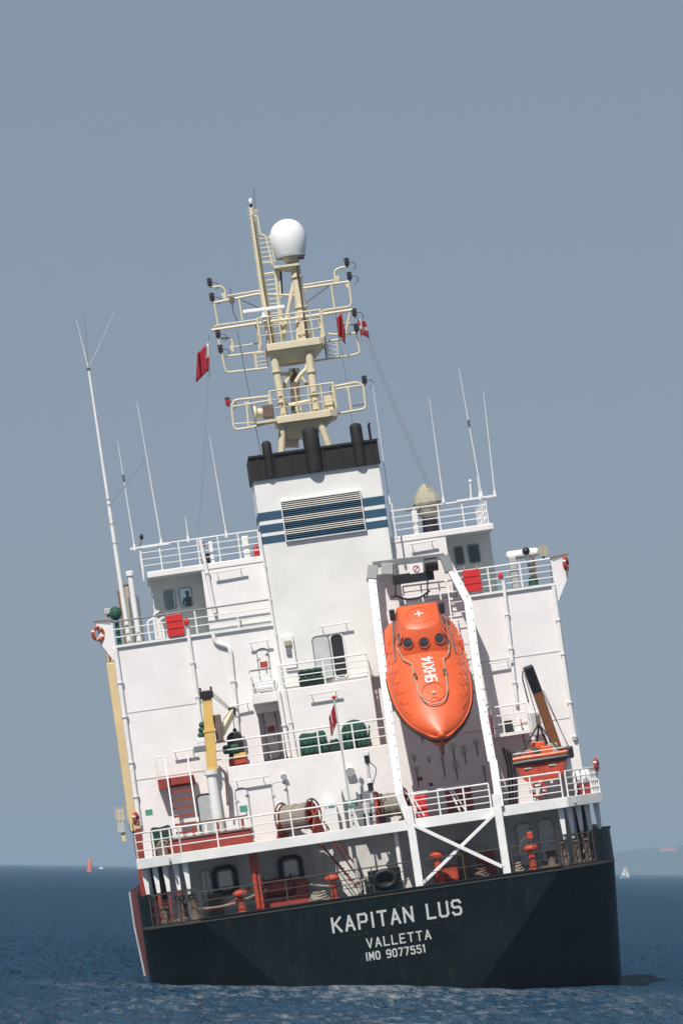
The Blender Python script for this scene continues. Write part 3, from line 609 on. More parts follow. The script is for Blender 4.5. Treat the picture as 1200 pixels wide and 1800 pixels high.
railing(S, [(CBX0 + .05, 5.3, PD), (CBX0 + .05, 4.66, PD), (CBX1 - .05, 4.66, PD), (CBX1 - .05, 5.3, PD)], 1.1, 1.9, 4)
railing(S, [(BLX0 + .04, 5.7, PD), (BLX0 + .04, 4.66, PD), (CBX0 - .3, 4.66, PD)], 1.05, .9, 4, toprail=GREY)
LEGL, LEGR = P(722, 1455, .25).x, P(872, 1410, .25).x
railing(S, [(-10.36, 5.2, UD), (-10.36, 2.8, UD)], 1.15, .55, 3)
railing(S, [(-10.36, 2.8, UD), (-8.42, .32, UD)], 1.15, .62, 3)
railing(S, [(-8.42, .32, UD), (LEGL - .2, .32, UD)], 1.15, 1.75, 3)
railing(S, [(LEGL + .25, .32, UD), (LEGR - .25, .32, UD)], 1.1, 1.1, 4)
railing(S, [(LEGR + .25, .32, UD), (8.5, .32, UD)], 1.15, 1.45, 4)
railing(S, [(8.75, .5, UD), (10.34, 2.4, UD), (10.34, 5.4, UD)], 1.15, .7, 4)
railing(S, [(-trans_half(DK) + .1, .1, DK), (LEGL - .1, .1, DK)], 1.15, 1.9, 3, RAILDK, .024, 'stern_rail')
railing(S, [(LEGL + .3, .1, DK), (LEGR - .1, .1, DK)], 1.15, 1.9, 2, RAILDK, .022, 'stern_rail')
railing(S, [(LEGR + .3, .1, DK), (trans_half(DK) - .1, .1, DK)], 1.15, 1.3, 3, RAILDK, .024, 'stern_rail')
# deck supports: white stanchions at the quarters, red ones amidships
for s_ in (-1, 1):
    for (q, dz) in ((0.02, 0), (.25, .1), (.5, .2), (.74, .25), (1, .3)):
        p = Vector((-8.3, .55, 0)).lerp(Vector((-10.15, 2.9, 0)), q); x = p.x * -s_
        MB().prism([(x - .13, p.y, UD - .43), (x + .13, p.y, UD - .43), (x + .10, p.y, BW + .02), (x - .06, p.y, BW + .02)], (0, .16, 0)).build('stanchion', WHITE2, S)
        MB().beam((x, p.y + .1, BW + .02), (x, p.y + .1, DK), .12, .12).build('stanchion_foot', RED if s_ < 0 and q > .2 else GREYW, S)
for px in (447, 455): 
    x = P(px, 1540, 1.0).x; MB().tube([(x, 1.0, DK), (x, 1.0, UD - .11)], .11 if px == 447 else .06, 10).build('pillar', VENT, S, True)
for px in (700, 886): x = P(px, 1500, .8).x; MB().tube([(x, .8, DK), (x, .8, UD - .42)], .10, 10).build('pillar', WHITE2, S, True)
x = P(622, 1500, 1.0).x; MB().tube([(x, .95, DK), (x, .95, UD - .11)], .09, 10).build('pillar', LGREY, S, True)
# stair from the upper deck down to the mooring deck, seen from the side
st = MB(); a = Vector((P(553, 1478, 2).x, 1.5, UD - .1)); b = Vector((P(640, 1580, 2).x, 1.5, DK))
stw = MB().beam(a, b, .07, .26, (0, 1, 0)).build('companion_stair', RED, S)
MB().beam(a + Vector((0, .85, 0)), b + Vector((0, .85, 0)), .07, .26, (0, 1, 0)).build('stringer', RED, stw)
for k in range(10):
    c = a.lerp(b, (k + .5) / 10); MB().box(c.x - .13, c.x + .13, 1.54, 2.3, c.z - .02, c.z + .02).build('tread', RUST, stw)
for y in (1.5, 2.35):
    for h in (.45, .9): MB().tube([Vector((a.x + .5, y, a.z - .3 + h)), Vector((b.x, y, b.z + h + .1)), Vector((b.x, y, b.z + .1))] if h > .5 else [Vector((a.x + .5, y, a.z - .3 + h)), Vector((b.x, y, b.z + h + .1))], .025, 6).build('handrail', RED, stw, True)
# red stair on the port side, up to a landing
sx0, sx1 = P(302, 1420, 4.4).x, P(343, 1420, 4.4).x; z1 = P(320, 1368, 4.4).z; z0 = UD
s2 = MB().beam((sx0, 3.0, z0), (sx0, 4.9, z1), .05, .22).build('port_stair', RED, S)
MB().beam((sx1, 3.0, z0), (sx1, 4.9, z1), .05, .22).build('stringer', RED, s2)
for k in range(9):
    t = (k + .5) / 9; MB().box(sx0 + .03, sx1 - .03, 3.0 + 1.9 * t - .11, 3.0 + 1.9 * t + .11, z0 + (z1 - z0) * t - .045, z0 + (z1 - z0) * t + .045).build('tread', RED, s2)
MB().box(sx0 - .45, sx1 + .15, 4.92, 5.79, z1 - .35, z1 + .1).build('landing', RED, s2)
for x in (sx0, sx1):
    MB().tube(arc([(x, 2.95, z0 + .1), (x, 3.0, z0 + 1.0), (x, 4.9, z1 + 1.05), (x, 4.95, z1 + .1)]), .035, 6).build('handrail', WHITE2, s2, True)
MB().tube(arc([(sx0 - .42, 4.95, z1 + .1), (sx0 - .42, 4.95, z1 + 1.1), (sx0 - .02, 4.95, z1 + 1.1)]), .03, 6).build('handrail', WHITE2, s2, True)
for k in (1, 2): MB().tube([(sx0 - .42, 4.95, z1 + .1 + k * .35), (sx0 - .04, 4.95, z1 + .1 + k * .35)], .02, 6).build('handrail', WHITE2, s2, True)
# ------------------------------------------------ pipes, doors, lamps on the walls
def wp(px, py, Y, dy=-.1): p = P(px, py, Y + dy); return p
pipe(S, [wp(203, 1140, 5.8), wp(222, 1280, 5.8), wp(246, 1452, 5.8)], .11)
pipe(S, [wp(330, 1105, 5.8), wp(352, 1262, 5.8), wp(357, 1290, 5.8)], .085)
pipe(S, [wp(374, 1112, 5.8), wp(378, 1130, 5.8), wp(404, 1137, 5.8), wp(424, 1345, 5.8)], .10)
pipe(S, [wp(884, 1020, 5.8), wp(908, 1240, 5.8)], .085)
pipe(S, [wp(972, 1030, 5.8), wp(992, 1175, 5.8), wp(1010, 1300, 5.8)], .09)
pipe(S, [wp(456, 935, 5.4), wp(499, 1210, 5.4)], .045); pipe(S, [wp(500, 1210, 4.6), wp(522, 1335, 4.6)], .07); pipe(S, [wp(489, 1215, 4.6), wp(509, 1330, 4.6)], .10)
pipe(S, [wp(688, 885, 5.4), wp(697, 950, 5.4)], .04)
pipe(S, [wp(352, 948, 6.2), wp(378, 1078, 6.2)], .09)
pipe(S, [wp(396, 1350, 3.2), wp(404, 1430, 3.2)], .07)
for (a, b, Y) in (((375, 1008), (431, 998), 6.24), ((436, 1131), (475, 1125), 5.8), ((559, 1103), (616, 1094), 5.4), ((541, 1222), (598, 1213), 4.6), ((303, 1323), (345, 1316), 5.8),
                  ((403, 1243), (440, 1235), 5.8), ((408, 1374), (472, 1364), 3.2), ((845, 1169), (899, 1160), 5.8), ((718, 958), (765, 950), 6.24)): lightbar(S, a, b, Y)
def door_px(a, b, Y, z0=None, **k):
    p = P(*a, Y); q = P(*b, Y); return door(S, p.x, q.x, z0 if z0 is not None else q.z, p.z, Y, **k)
door_px((413, 1388), (444, 1462), 3.2, UD + .2, sg=SIGNG); door_px((477, 1378), (506, 1410), 3.2, UD + .2)
door_px((451, 1142), (478, 1205), 5.8, PD + .15, sg=SIGNR)
door_px((462, 1250), (492, 1320), 7.0, BD + .15, sg=SIGNR)
door_px((352, 1532), (380, 1612), 3.6, DK + .2); door_px((905, 1450), (938, 1500), 3.6, DK + .2); door_px((943, 1443), (978, 1500), 3.6, DK + .2)
for (px, py, Y, m, s_) in ((262, 1428, 5.8, SIGNG, .16), (447, 1535, 3.6, SIGNR, .12), (738, 1369, 5.8, SIGNR, .11), (757, 1379, 5.8, BLUE, .09), (617, 1413, 3.2, SIGNG, .22)):
    c = P(px, py, Y); MB().box(c.x - s_, c.x + s_, Y - .012, Y - .004, c.z - s_ * .8, c.z + s_ * .8).build('sign', m, S)
# small fittings on the wall under the lifeboat
for (px, py) in ((727, 1330), (731, 1352), (753, 1332), (777, 1332), (800, 1345), (815, 1318), (850, 1350), (868, 1335), (836, 1305), (795, 1312)):
    c = P(px, py, 5.8); rw2 = random.uniform(.05, .14); rh2 = random.uniform(.06, .2); o = MB().box(c.x - rw2, c.x + rw2, 5.66, 5.796, c.z - rh2, c.z + rh2).build('junction_box', random.choice((LGREY, GREY, WHITE2, GREYW)), S, bevel=.02)
    MB().tube([(c.x, 5.77, c.z - rh2), (c.x, 5.77, c.z - rh2 - random.uniform(.1, .8))], .02, 6).build('cable', BLACK, o)
c = P(507, 1140, 5.4); o = MB().box(c.x - .26, c.x + .26, 5.22, 5.395, c.z - .9, c.z + .55).build('equipment_panel', WHITE2, S, bevel=.02); MB().box(c.x - .16, c.x + .16, 5.10, 5.215, c.z + .1, c.z + .36).build('lamp', CANVAS, o, bevel=.03); MB().box(c.x - .13, c.x + .1, 5.12, 5.215, c.z - .32, c.z + .02).build('switch_box', GREY, o, bevel=.02)
# grey open hatch door on the port side of the upper deck
p, q = P(345, 1398, 2.9), P(378, 1440, 2.9); o = MB().prism(rr(p.x, q.x, UD + .15, p.z, .2, 2.9), (0, -.08, 0)).build('hatch_door', LGREY, S, bevel=.02); MB().tube(rr(p.x, q.x, UD + .15, p.z, .2, 2.81), .03, 6, closed=True).build('door_seal', BLACK, o, True)
# starboard ladder and platform
p, q = P(862, 1292, 4.6), P(925, 1240, 4.6); sp = MB().box(p.x, q.x, 4.4, 5.79, p.z - .15, p.z).build('starboard_platform', WHITE2, S)
railing(S, [(p.x + .05, 4.45, p.z), (q.x - .05, 4.45, p.z)], 1.2, .6, 3)
MB().box(p.x - .1, p.x + .2, 4.8, 5.2, p.z + .02, p.z + .9).build('fire_box', BRED, S, bevel=.02); MB().box(p.x + .75, p.x + 1.1, 5.3, 5.7, p.z + .01, p.z + .55).build('equipment_case', DARK, S, bevel=.02)
c = P(937, 1330, 5.2); ladder(S, (c.x, 5.0, UD + .05), (c.x, 5.5, BD + .3), .6, 9, RED)
# red side structure and buff cargo-crane base, port side
MB().box(-10.3, -10.06, 6.5, 10.5, 5.2, 8.4).build('side_casing', HULLRED, S)
# ================================================================== THINGS ON THE SHIP
# ------------------------------------------------ radar mast
MY = 10.0
mb_ = P(537, 790, MY); mb_.z = RD + .12
M = thing('radar_mast', 'cream lattice radar mast with two platforms and cross arms behind funnel', 'mast', mb_)
def m(cx, cy, Y=MY): return P(320 + cx / 3, 320 + cy / 3, Y)          # survey of the mast, finer scale
def mtube(pts, r, name='strut', par=None, mt=None, rad=.18, Y=MY): return MB().tube(arc([m(*p, *( [Y] if len(p) == 2 else [])) for p in pts], rad), r, 8).build(name, mt or CREAM, par or M, True)
for dy in (-.85, .85):
    for (a, b) in (((528, 1290), (524, 1500)), ((722, 1250), (792, 1450))):
        p = m(*a, MY + dy); q = m(*b, MY + dy); d = (q - p); q = p + d * ((p.z - RD - .13) / -d.z if d.z < 0 else 1)
        MB().tube([p, q], .17, 10).build('lower_leg', CREAM, M, True)
def platform(x0, x1, zc, dep, nm='platform', ch=.35):
    y0, y1 = MY - dep, MY + dep
    poly = [(x0 + ch * .2, y0, zc), (x1 - ch, y0, zc), (x1, y0 + ch, zc), (x1, y1, zc), (x0, y1, zc), (x0, y0 + ch * .2, zc)]
    return MB().prism(poly, (0, 0, -.34)).build(nm, CREAM, M, bevel=.03)
def frustum(xa, xb, za, xc, xd, zb, dep, dep2, name='platform_skirt'):
    return MB().add([(xa, MY - dep, za), (xb, MY - dep, za), (xb, MY + dep, za), (xa, MY + dep, za), (xc, MY - dep2, zb), (xd, MY - dep2, zb), (xd, MY + dep2, zb), (xc, MY + dep2, zb)],
                    [(0, 1, 2, 3), (4, 7, 6, 5), (0, 4, 5, 1), (1, 5, 6, 2), (2, 6, 7, 3), (3, 7, 4, 0)]).build(name, CREAM, M, bevel=.02)
p1l, p1r = m(490, 1252), m(812, 1205); z1 = (p1l.z + p1r.z) / 2; platform(p1l.x, p1r.x, z1, 1.25)
p2l, p2r = m(441, 872), m(755, 826); z2 = (p2l.z + p2r.z) / 2; platform(p2l.x, p2r.x, z2, 1.25)
frustum(p1l.x + .12, p1r.x - .12, z1 - .342, m(560, 1340).x, m(690, 1330).x, z1 - 1.05, 1.1, .55)
frustum(p2l.x + .12, p2r.x - .15, z2 - .342, m(520, 980).x, m(690, 950).x, z2 - .95, 1.1, .6)
MB().beam(m(575, 1340), m(575, 1400), .7, .5).build('trunk', CREAM, M)
# legs between the platforms
for dy in (-.8, .8):
    for (a, b) in (((480, 900), (540, 1235)), ((668, 900), (708, 1205))): MB().tube([m(*a, MY + dy), m(*b, MY + dy)], .19, 10).build('leg', CREAM, M, True)
MB().beam(m(592, 985), m(600, 1215), .42, .42).build('cable_trunk', RUST, M); MB().beam(m(628, 1200, 9.4), m(600, 1210, 9.4), .8, .35).build('box', CREAM, M, bevel=.03)
for (a, b) in (((575, 985), (540, 1090)), ((600, 985), (660, 1075)), ((520, 1015), (560, 1010)), ((650, 985), (610, 1040)), ((545, 1180), (690, 1150)), ((505, 1130), (580, 1000))):
    MB().tube([m(*a, MY - .3), m(*b, MY - .3)], .085, 8).build('brace', CREAM, M, True)
mtube([(660, 960), (655, 985), (620, 1020), (600, 1055)], .10, 'cable_duct', Y=9.2)
# upper part: column, tall pole, ladder
MB().tube([m(590, 405), m(618, 600), m(650, 835)], .23, 12, r1=.27).build('column', CREAM, M, True)
MB().tube([m(600, 470), m(545, 750), m(535, 830)], .09, 8).build('brace', CREAM, M, True); MB().tube([m(580, 470), m(640, 680)], .06, 8).build('brace', CREAM, M, True); MB().tube([m(605, 640), m(612, 830)], .09, 8).build('brace', CREAM, M, True)
tp = MB().tube([m(363, 135), m(410, 450), m(474, 870)], .10, 10, r1=.22).build('topmast', CREAM, M, True)
for k in range(16):
    c = m(363, 135).lerp(m(405, 430), k / 16); MB().tube([c - X * .17, c + X * .17], .022, 6).build('step', CREAM, tp)
MB().ball(m(361, 103), .09, .09, .16).build('masthead_light', WHITE2, tp, True); MB().tube([m(364, 118), m(364, 135)], .07, 8).build('lamp_base', BLACK, tp); MB().beam(m(384, 142), m(384, 166), .28, .05, (0, 1, 0)).build('plate', CANVAS, tp)
MB().tube([m(385, 140), m(378, 28)], .018, 6).build('whip', WIRE, tp)
mtube([(370, 178), (398, 180), (412, 278), (440, 282), (478, 440)], .045, 'ladder_hoop')
ladder(M, m(425, 285), m(455, 430), .62, 6, CREAM, .035); ladder(M, m(450, 480), m(500, 830), .75, 14, CREAM, .04)
MB().box(m(480, 435).x, m(615, 430).x, MY - .45, MY + .45, m(560, 440).z - .1, m(560, 440).z).build('radome_platform', CREAM, M); frustum(m(500, 440).x, m(610, 440).x, m(560, 440).z - .11, m(560, 470).x, m(610, 470).x, m(560, 472).z, .4, .2)
mtube([(395, 470), (398, 430), (478, 425)], .035, 'guard'); mtube([(395, 492), (485, 478)], .05, 'guard'); mtube([(490, 440), (528, 835)], .08, 'upright'); mtube([(508, 440), (522, 610)], .05, 'upright'); mtube([(520, 470), (527, 590)], .05, 'cable', mt=BLACK)
for k, (a_, b_) in enumerate((((606, 430), (664, 825)), ((598, 440), (655, 830)), ((372, 170), (482, 850)), ((486, 905), (548, 1230)), ((676, 905), (716, 1200)))):
    MB().tube([m(*a_, MY - .42 + .1 * (k > 1)), m((a_[0] + b_[0]) / 2 + (6 if k % 2 else -5), (a_[1] + b_[1]) / 2, MY - .42), m(*b_, MY - .42)], .028, 6).build('cable_run', (BLACK, RUST, RUST, BLACK, RUST)[k], M, True)
for (px_, py_, r_) in ((604, 500, .32), (628, 660, .33), (645, 800, .34), (497, 1000, .25), (528, 1160, .26), (681, 1000, .25), (697, 1120, .26)):
    MB().lathe(m(px_, py_, MY if r_ > .3 else MY - .8) - Z * .04, Z, [(r_, 0), (r_, .08)], 14).build('flange', CREAM, M, True)
# cross arms
def lamp(c, par, red=False):
    o = MB().box(c.x - .11, c.x + .11, c.y - .11, c.y + .11, c.z - .15, c.z + .13).build('signal_lamp', LAMPR if red else LAMPC, par, bevel=.03)
    MB().lathe(c + Z * .131, Z, [(.13, 0), (.13, .04), (.05, .09)], 10).build('lamp_cap', LAMPC, o, True); MB().tube([c - Z * .15, c - Z * .24], .035, 6).build('lamp_stem', LAMPC, o)
    MB().tube(arc([c + Vector((.1, 0, 0)), c + Vector((.36, 0, -.05)), c + Vector((.38, 0, -.3)), c + Vector((.2, 0, -.36))], .15), .016, 5).build('cable', BLACK, o)
ar = mtube([(168, 637), (400, 590), (600, 598), (640, 560), (880, 525)], .06, 'upper_arm', rad=.05)
mtube([(240, 600), (410, 572)], .04, 'arm_rail', ar); mtube([(630, 545), (800, 518)], .04, 'arm_rail', ar)
mtube([(160, 555), (205, 548), (228, 570), (232, 625)], .05, 'lamp_bracket', ar); mtube([(868, 447), (830, 452), (803, 468), (808, 530)], .05, 'lamp_bracket', ar)
mtube([(170, 635), (190, 755)], .045, 'drop', ar); mtube([(300, 610), (318, 730)], .045, 'drop', ar); mtube([(785, 535), (803, 665)], .045, 'drop', ar); mtube([(878, 530), (893, 640), (880, 660), (745, 680)], .05, 'drop', ar)
mtube([(310, 620), (440, 680)], .03, 'stay', ar, WIRE); mtube([(770, 550), (640, 645)], .03, 'stay', ar, WIRE); mtube([(262, 605), (270, 690), (295, 738)], .03, 'cable', ar, WIRE)
for c in ((146, 530), (158, 608), (868, 424), (882, 497)): lamp(m(*c), ar)
MB().tube([m(262, 620), m(252, 552)], .02, 6).build('stub_antenna', WIRE, ar); MB().box(m(262, 618).x - .12, m(262, 618).x + .12, MY - .1, MY + .1, m(262, 620).z - .15, m(262, 620).z + .1).build('junction_box', RUST, ar)
yd = mtube([(155, 782), (430, 740), (640, 712), (905, 673)], .07, 'yard', rad=.05, Y=9.7)
mtube([(170, 765), (185, 755), (430, 720)], .035, 'yard_rail', yd, Y=9.7); mtube([(735, 690), (745, 675), (880, 655)], .035, 'yard_rail', yd, Y=9.7)
lw_ = mtube([(180, 785), (212, 912), (230, 1005), (450, 980)], .05, 'lower_arm', Y=9.7); mtube([(205, 825), (255, 822), (268, 850), (270, 895)], .05, 'lamp_bracket', lw_); mtube([(225, 920), (440, 893)], .05, 'arm_rail', lw_); mtube([(270, 870), (415, 848)], .035, 'arm_rail', lw_)
mtube([(380, 900), (392, 985)], .04, 'drop', lw_); ladder(M, m(415, 890, 9.7), m(425, 975, 9.7), .5, 4, CREAM, .03)
rw_ = mtube([(885, 690), (870, 750), (860, 825), (760, 840)], .05, 'lower_arm', Y=9.7); mtube([(908, 755), (850, 735), (848, 800)], .05, 'lamp_bracket', rw_); mtube([(925, 795), (820, 805), (760, 800)], .05, 'arm_rail', rw_); mtube([(915, 800), (938, 900), (900, 912), (690, 945)], .045, 'arm_frame', rw_)
mtube([(755, 870), (762, 930)], .035, 'drop', rw_, WIRE); mtube([(812, 840), (825, 920)], .03, 'drop', rw_); ladder(M, m(790, 850, 9.7), m(798, 920, 9.7), .45, 3, CREAM, .028)
for c in ((190, 803), (203, 882)): lamp(m(*c, 9.7), lw_)
for c in ((908, 690), (918, 770)): lamp(m(*c, 9.7), rw_)
def mrail(x0, x1, z, h, n):
    y = MY - 1.2; o = MB().tube([(x0, MY + 1.1, z + h), (x0, y, z + h), (x1, y, z + h), (x1, MY + 1.1, z + h)], .04, 6).build('platform_rail', CREAM, M, True)
    for k in (.33, .66): MB().tube([(x0, MY + 1.1, z + h * k), (x0, y, z + h * k), (x1, y, z + h * k), (x1, MY + 1.1, z + h * k)], .027, 6).build('rail_bar', CREAM, o, True)
    for k in range(n + 1): x = x0 + (x1 - x0) * k / n; MB().tube([(x, y, z), (x, y, z + h)], .032, 6).build('post', CREAM, o, True)
    for k in (0, .5, 1):
        for x in (x0, x1): MB().tube([(x, y + 2.2 * k, z), (x, y + 2.2 * k, z + h)], .06, 6).build('corner_post', CREAM, o, True)
mrail(p1l.x - .12, p1r.x - .03, z1, 1.2, 5); mrail(p2l.x - .25, p2r.x - .1, z2, 1.25, 6)
a3 = mtube([(262, 1183), (275, 1150), (470, 1128)], .055, 'lower_platform_arm', Y=9.2); mtube([(262, 1183), (272, 1290), (285, 1305), (370, 1292), (490, 1262)], .05, 'arm_frame', a3, Y=9.2); mtube([(262, 1185), (470, 1150)], .04, 'arm_rail', a3, Y=9.2); mtube([(340, 1165), (352, 1292)], .05, 'drop', a3, Y=9.2); mtube([(275, 1275), (380, 1268)], .03, 'arm_rail', a3, Y=9.2)
b3 = mtube([(800, 1078), (925, 1055), (955, 1075), (968, 1195), (820, 1222)], .055, 'lower_platform_arm', Y=9.2); mtube([(810, 1092), (955, 1070)], .04, 'arm_rail', b3, Y=9.2); mtube([(875, 1085), (892, 1205)], .05, 'drop', b3, Y=9.2); mtube([(895, 1180), (965, 1170)], .03, 'arm_rail', b3, WIRE, Y=9.2)
lamp(m(241, 1160, 9.2), a3, True); lamp(m(961, 1045, 9.2), b3)
# gussets
for (c, s_) in (((220, 605), 1), ((820, 515), -1), ((262, 880), 1), ((858, 795), -1), ((870, 545), -1), ((640, 575), 1), ((343, 1178), 1), ((875, 1095), -1)):
    p = m(*c); MB().prism([p + Vector((-.12, -.02, .18)), p + Vector((.12, -.02, .18)), p + Vector((.02 * s_, -.02, -.16))], (0, .04, 0)).build('gusset', CREAM, M)
hn = m(425, 1215, 8.9); hr = MB().lathe(hn + X * -.42, X, [(.30, 0), (.36, .05), (.36, .12), (.22, .2), (.2, .45)], 16).build('whistle', CREAM, M, True); MB().box(hn.x, hn.x + .5, hn.y - .25, hn.y + .3, hn.z - .3, hn.z + .32).build('whistle_motor', RUST, hr, bevel=.06); MB().box(hn.x - .35, m(495, 1285).x, hn.y - .4, hn.y + .6, hn.z - .52, hn.z - .42).build('bracket', CREAM, hr)
# stiff box on lower platform
MB().box(m(745, 1150).x, m(790, 1150).x, 9.5, 10.2, z1 + .002, z1 + .7).build('locker', CREAM, M, bevel=.03)
# radar scanner
c = m(438, 700, 9.0); rs = thing('radar_scanner', 'white bar radar scanner on the mast below the upper arm', 'radar', (c.x, c.y, c.z - .35))
sc_ = MB().beam(m(320, 686, 9.0), m(542, 657, 9.0), .16, .17).build('scanner_bar', DOME, rs, bevel=.04); MB().lathe(m(436, 735, 9.0), Z, [(.17, 0), (.17, .22), (.08, .3), (.08, .42)], 12).build('gearbox', DOME, rs, True)
MB().tube([m(436, 738, 9.0), m(450, 745, 9.9)], .08, 8).build('bracket', CREAM, rs, True)
# radome
c = m(573, 398, MY); rd = thing('satellite_radome', 'large white satellite radome on top of the mast column', 'radome', c)
ax = Z; k_ = .86 / 1.0
MB().lathe(c + Z * .08, Z, [(.64, 0), (.68, .02), (.77, .28), (.835, .58), (.85, .82), (.83, 1.04), (.76, 1.26), (.64, 1.45), (.48, 1.59), (.30, 1.68), (.14, 1.72), (.02, 1.73)], 32).build('dome', DOME, rd, True)
MB().lathe(c, Z, [(.66, 0), (.70, .02), (.70, .06), (.66, .079)], 32).build('base_ring', LGREY, rd, True); MB().lathe(c - Z * .25, Z, [(.26, 0), (.42, .249)], 16).build('pedestal', CREAM, rd, True)
MB().box(c.x + .3, c.x + .62, c.y - .2, c.y + .1, c.z - .15, c.z - .06).build('bracket', GREY, rd)
MB().beam(c + Vector((.82, -.05, .78)), c + Vector((.82, -.05, .98)), .05, .09).build('vent', GREY, rd)
# ------------------------------------------------ flags
def flag(name, label, hoist_top, hoist_bot, fly, Y, painter, staff=None):
    """cloth hanging between two hoist points, drooping to fly (dx, dz); painter(u, v) picks a material slot"""
    a = P(*hoist_top, Y); b = P(*hoist_bot, Y); o = thing(name, label, 'flag', b, 'flags flown on the ship'); nu, nv = 14, 10; mb = MB(); slots = []
    for j in range(nv + 1):
        for i in range(nu + 1):
            u, v = i / nu, j / nv; p = a.lerp(b, v)
            mb.v.append(p + Vector((fly[0] * u, .22 * math.sin(u * 11 + v * 3) * u ** .5, fly[1] * u + .1 * math.sin(u * 5 + 1) * v * u + (v - .5) * fly[2] * u)))
    for j in range(nv):
        for i in range(nu): q = j * (nu + 1) + i; mb.f.append((q, q + 1, q + nu + 2, q + nu + 1)); slots.append(painter((i + .5) / nu, (j + .5) / nv))
    me = bpy.data.meshes.new('cloth'); me.from_pydata([v - b for v in mb.v], [], mb.f); 
    for x in (FLAGR, FLAGW): me.materials.append(x)
    for p_, s_ in zip(me.polygons, slots): p_.material_index = s_; p_.use_smooth = True
    c = bpy.data.objects.new('cloth', me); col.objects.link(c); c.parent = o; c.modifiers.new('thick', 'SOLIDIFY').thickness = .012
    MB().tube([a + Z * .3, b - Z * .3], .014, 6).build('halyard', WIRE, o); return o
FLAGR = mat('flag_red', (.36, .012, .025), .8, var=.2, scale=4); FLAGW = mat('flag_white', (.52, .50, .52), .8, var=.1, scale=4)
flag('signal_flag', 'white and red flag hanging from the port yard end', (369, 600), (367, 652), (-.66, -.42, .1), 9.6, lambda u, v: 1 if u < .3 and v < .5 else 0)
flag('courtesy_flag', 'red flag with white cross hanging from the starboard yard end', (627, 560), (635, 590), (.36, -.12, .1), 9.6, lambda u, v: 1 if (.32 < u < .48 or .42 < v < .6) else 0)
flag('pennant', 'small plain red pennant hanging inside the starboard yard', (591, 560), (594, 588), (.28, -.12, -.7), 9.6, lambda u, v: 0)
e = P(612, 1400, .5); es = thing('ensign_staff', 'grey ensign staff with red cap standing at the upper deck rail', 'flagstaff', (e.x, .5, UD))
top = P(587, 1228, .5); MB().tube([(e.x + .05, .5, UD + .0), P(612, 1395, .5), top], .06, 10, r1=.035).build('staff', GREYW, es, True); MB().ball(top + Z * .06, .11, .11, .07).build('cap', BRED, es, True); MB().lathe((e.x + .05, .5, UD + .002), Z, [(.15, 0), (.15, .06), (.08, .1)], 10).build('foot', LGREY, es, True)
flag('ensign', 'limp red and white ensign on the grey staff at the stern', (588, 1234), (593, 1268), (-.36, -.62, .1), .5, lambda u, v: 1 if abs(u - .62 - v * .12) < .09 else 0)
# ------------------------------------------------ antennas and wires
def whip(label, base, top, Y, r0=.035, mid=None, name='whip_antenna'):
    a = P(*base, Y); b = P(*top, Y); o = thing(name, label, 'antenna', a, 'whip antennas above the wheelhouse')
    MB().tube([a, a.lerp(b, .5), b], r0, 6, r1=.012).build('rod', WHITE2, o, True); MB().lathe(a - Z * .12, Z, [(.07, 0), (.07, .16), (.045, .3)], 8).build('base', WHITE2, o, True)
    if mid: c = a.lerp(b, mid); d = (b - a).normalized(); MB().tube([c, c + d * .3], r0 * 1.7, 6).build('coil', WIRE, o, True)
whip('thin white whip antenna on the outrigger at the port wheelhouse roof corner', (237, 963), (207, 775), 6.25, mid=.62)
whip('tall thin whip antenna on the port wheelhouse roof rail', (284, 955), (241, 705), 6.3)
whip('short stub antenna on the port wheelhouse roof rail', (331, 948), (326, 908), 6.3)
whip('thin whip antenna on the roof rail beside the funnel', (398, 940), (368, 765), 6.3)
whip('thin whip antenna rising past the starboard edge of the funnel', (684, 882), (654, 672), 6.3, .028)
whip('thin whip antenna beside the canvas covered compass', (779, 880), (754, 700), 6.3)
whip('tallest whip antenna with dark coil at the starboard roof corner', (846, 870), (806, 648), 6.25, mid=.54)
whip('thin whip antenna at the tip of the starboard outrigger', (869, 868), (849, 688), 6.25)
whip('short stub antenna at the foot of the tallest starboard whip', (843, 874), (838, 838), 6.25)
a = P(828, 880, 6.3); o = thing('satellite_antenna', 'short pole with small white ball beside the starboard whips', 'antenna', a); MB().tube([a, P(826, 850, 6.3)], .045, 8).build('pole', WHITE2, o, True); MB().ball(P(826, 846, 6.3), .085).build('ball', DOME, o, True)
a = P(246, 965, 6.3); o = thing('wind_sensor', 'small dark wind sensor on the port roof corner', 'sensor', a); MB().tube([a, P(249, 943, 6.3)], .04, 8).build('pole', GREY, o, True); MB().ball(P(249, 944, 6.3), .09, .09, .14).build('vane', LAMPC, o, True)
a = P(226, 1117, 6.1); a.z = WD + .02; tp_ = P(156, 648, 6.1); t3 = thing('mast_antenna', 'tall thick white antenna pole with four radial rods on the port wing', 'antenna', a)
mid = a.lerp(tp_, .52); MB().tube([a, mid], .12, 10, r1=.085).build('lower_pole', WHITE2, t3, True); MB().tube([mid, tp_], .075, 10, r1=.05).build('upper_pole', WHITE2, t3, True)
d = (tp_ - a).normalized()
for k in (.36, .43, .50, .52): c = a.lerp(tp_, k); MB().tube([c, c + d * .08], .11 - k * .02, 10).build('collar', LGREY, t3, True)
for (px, py) in ((134, 560), (148, 551), (203, 545), (81, 561)): MB().tube([tp_, P(px, py, 6.1 + (px - 140) * .01)], .026 if px == 134 else .011, 6, r1=.008).build('radial_rod', WHITE2 if px == 134 else WIRE if px == 148 else GREYW, t3, True)
MB().ball(tp_, .1).build('hub', GREY, t3, True); c = a.lerp(tp_, .42); MB().tube([P(198, 882, 6.1), P(258, 806, 6.4)], .012, 5).build('stay_wire', WIRE, t3)
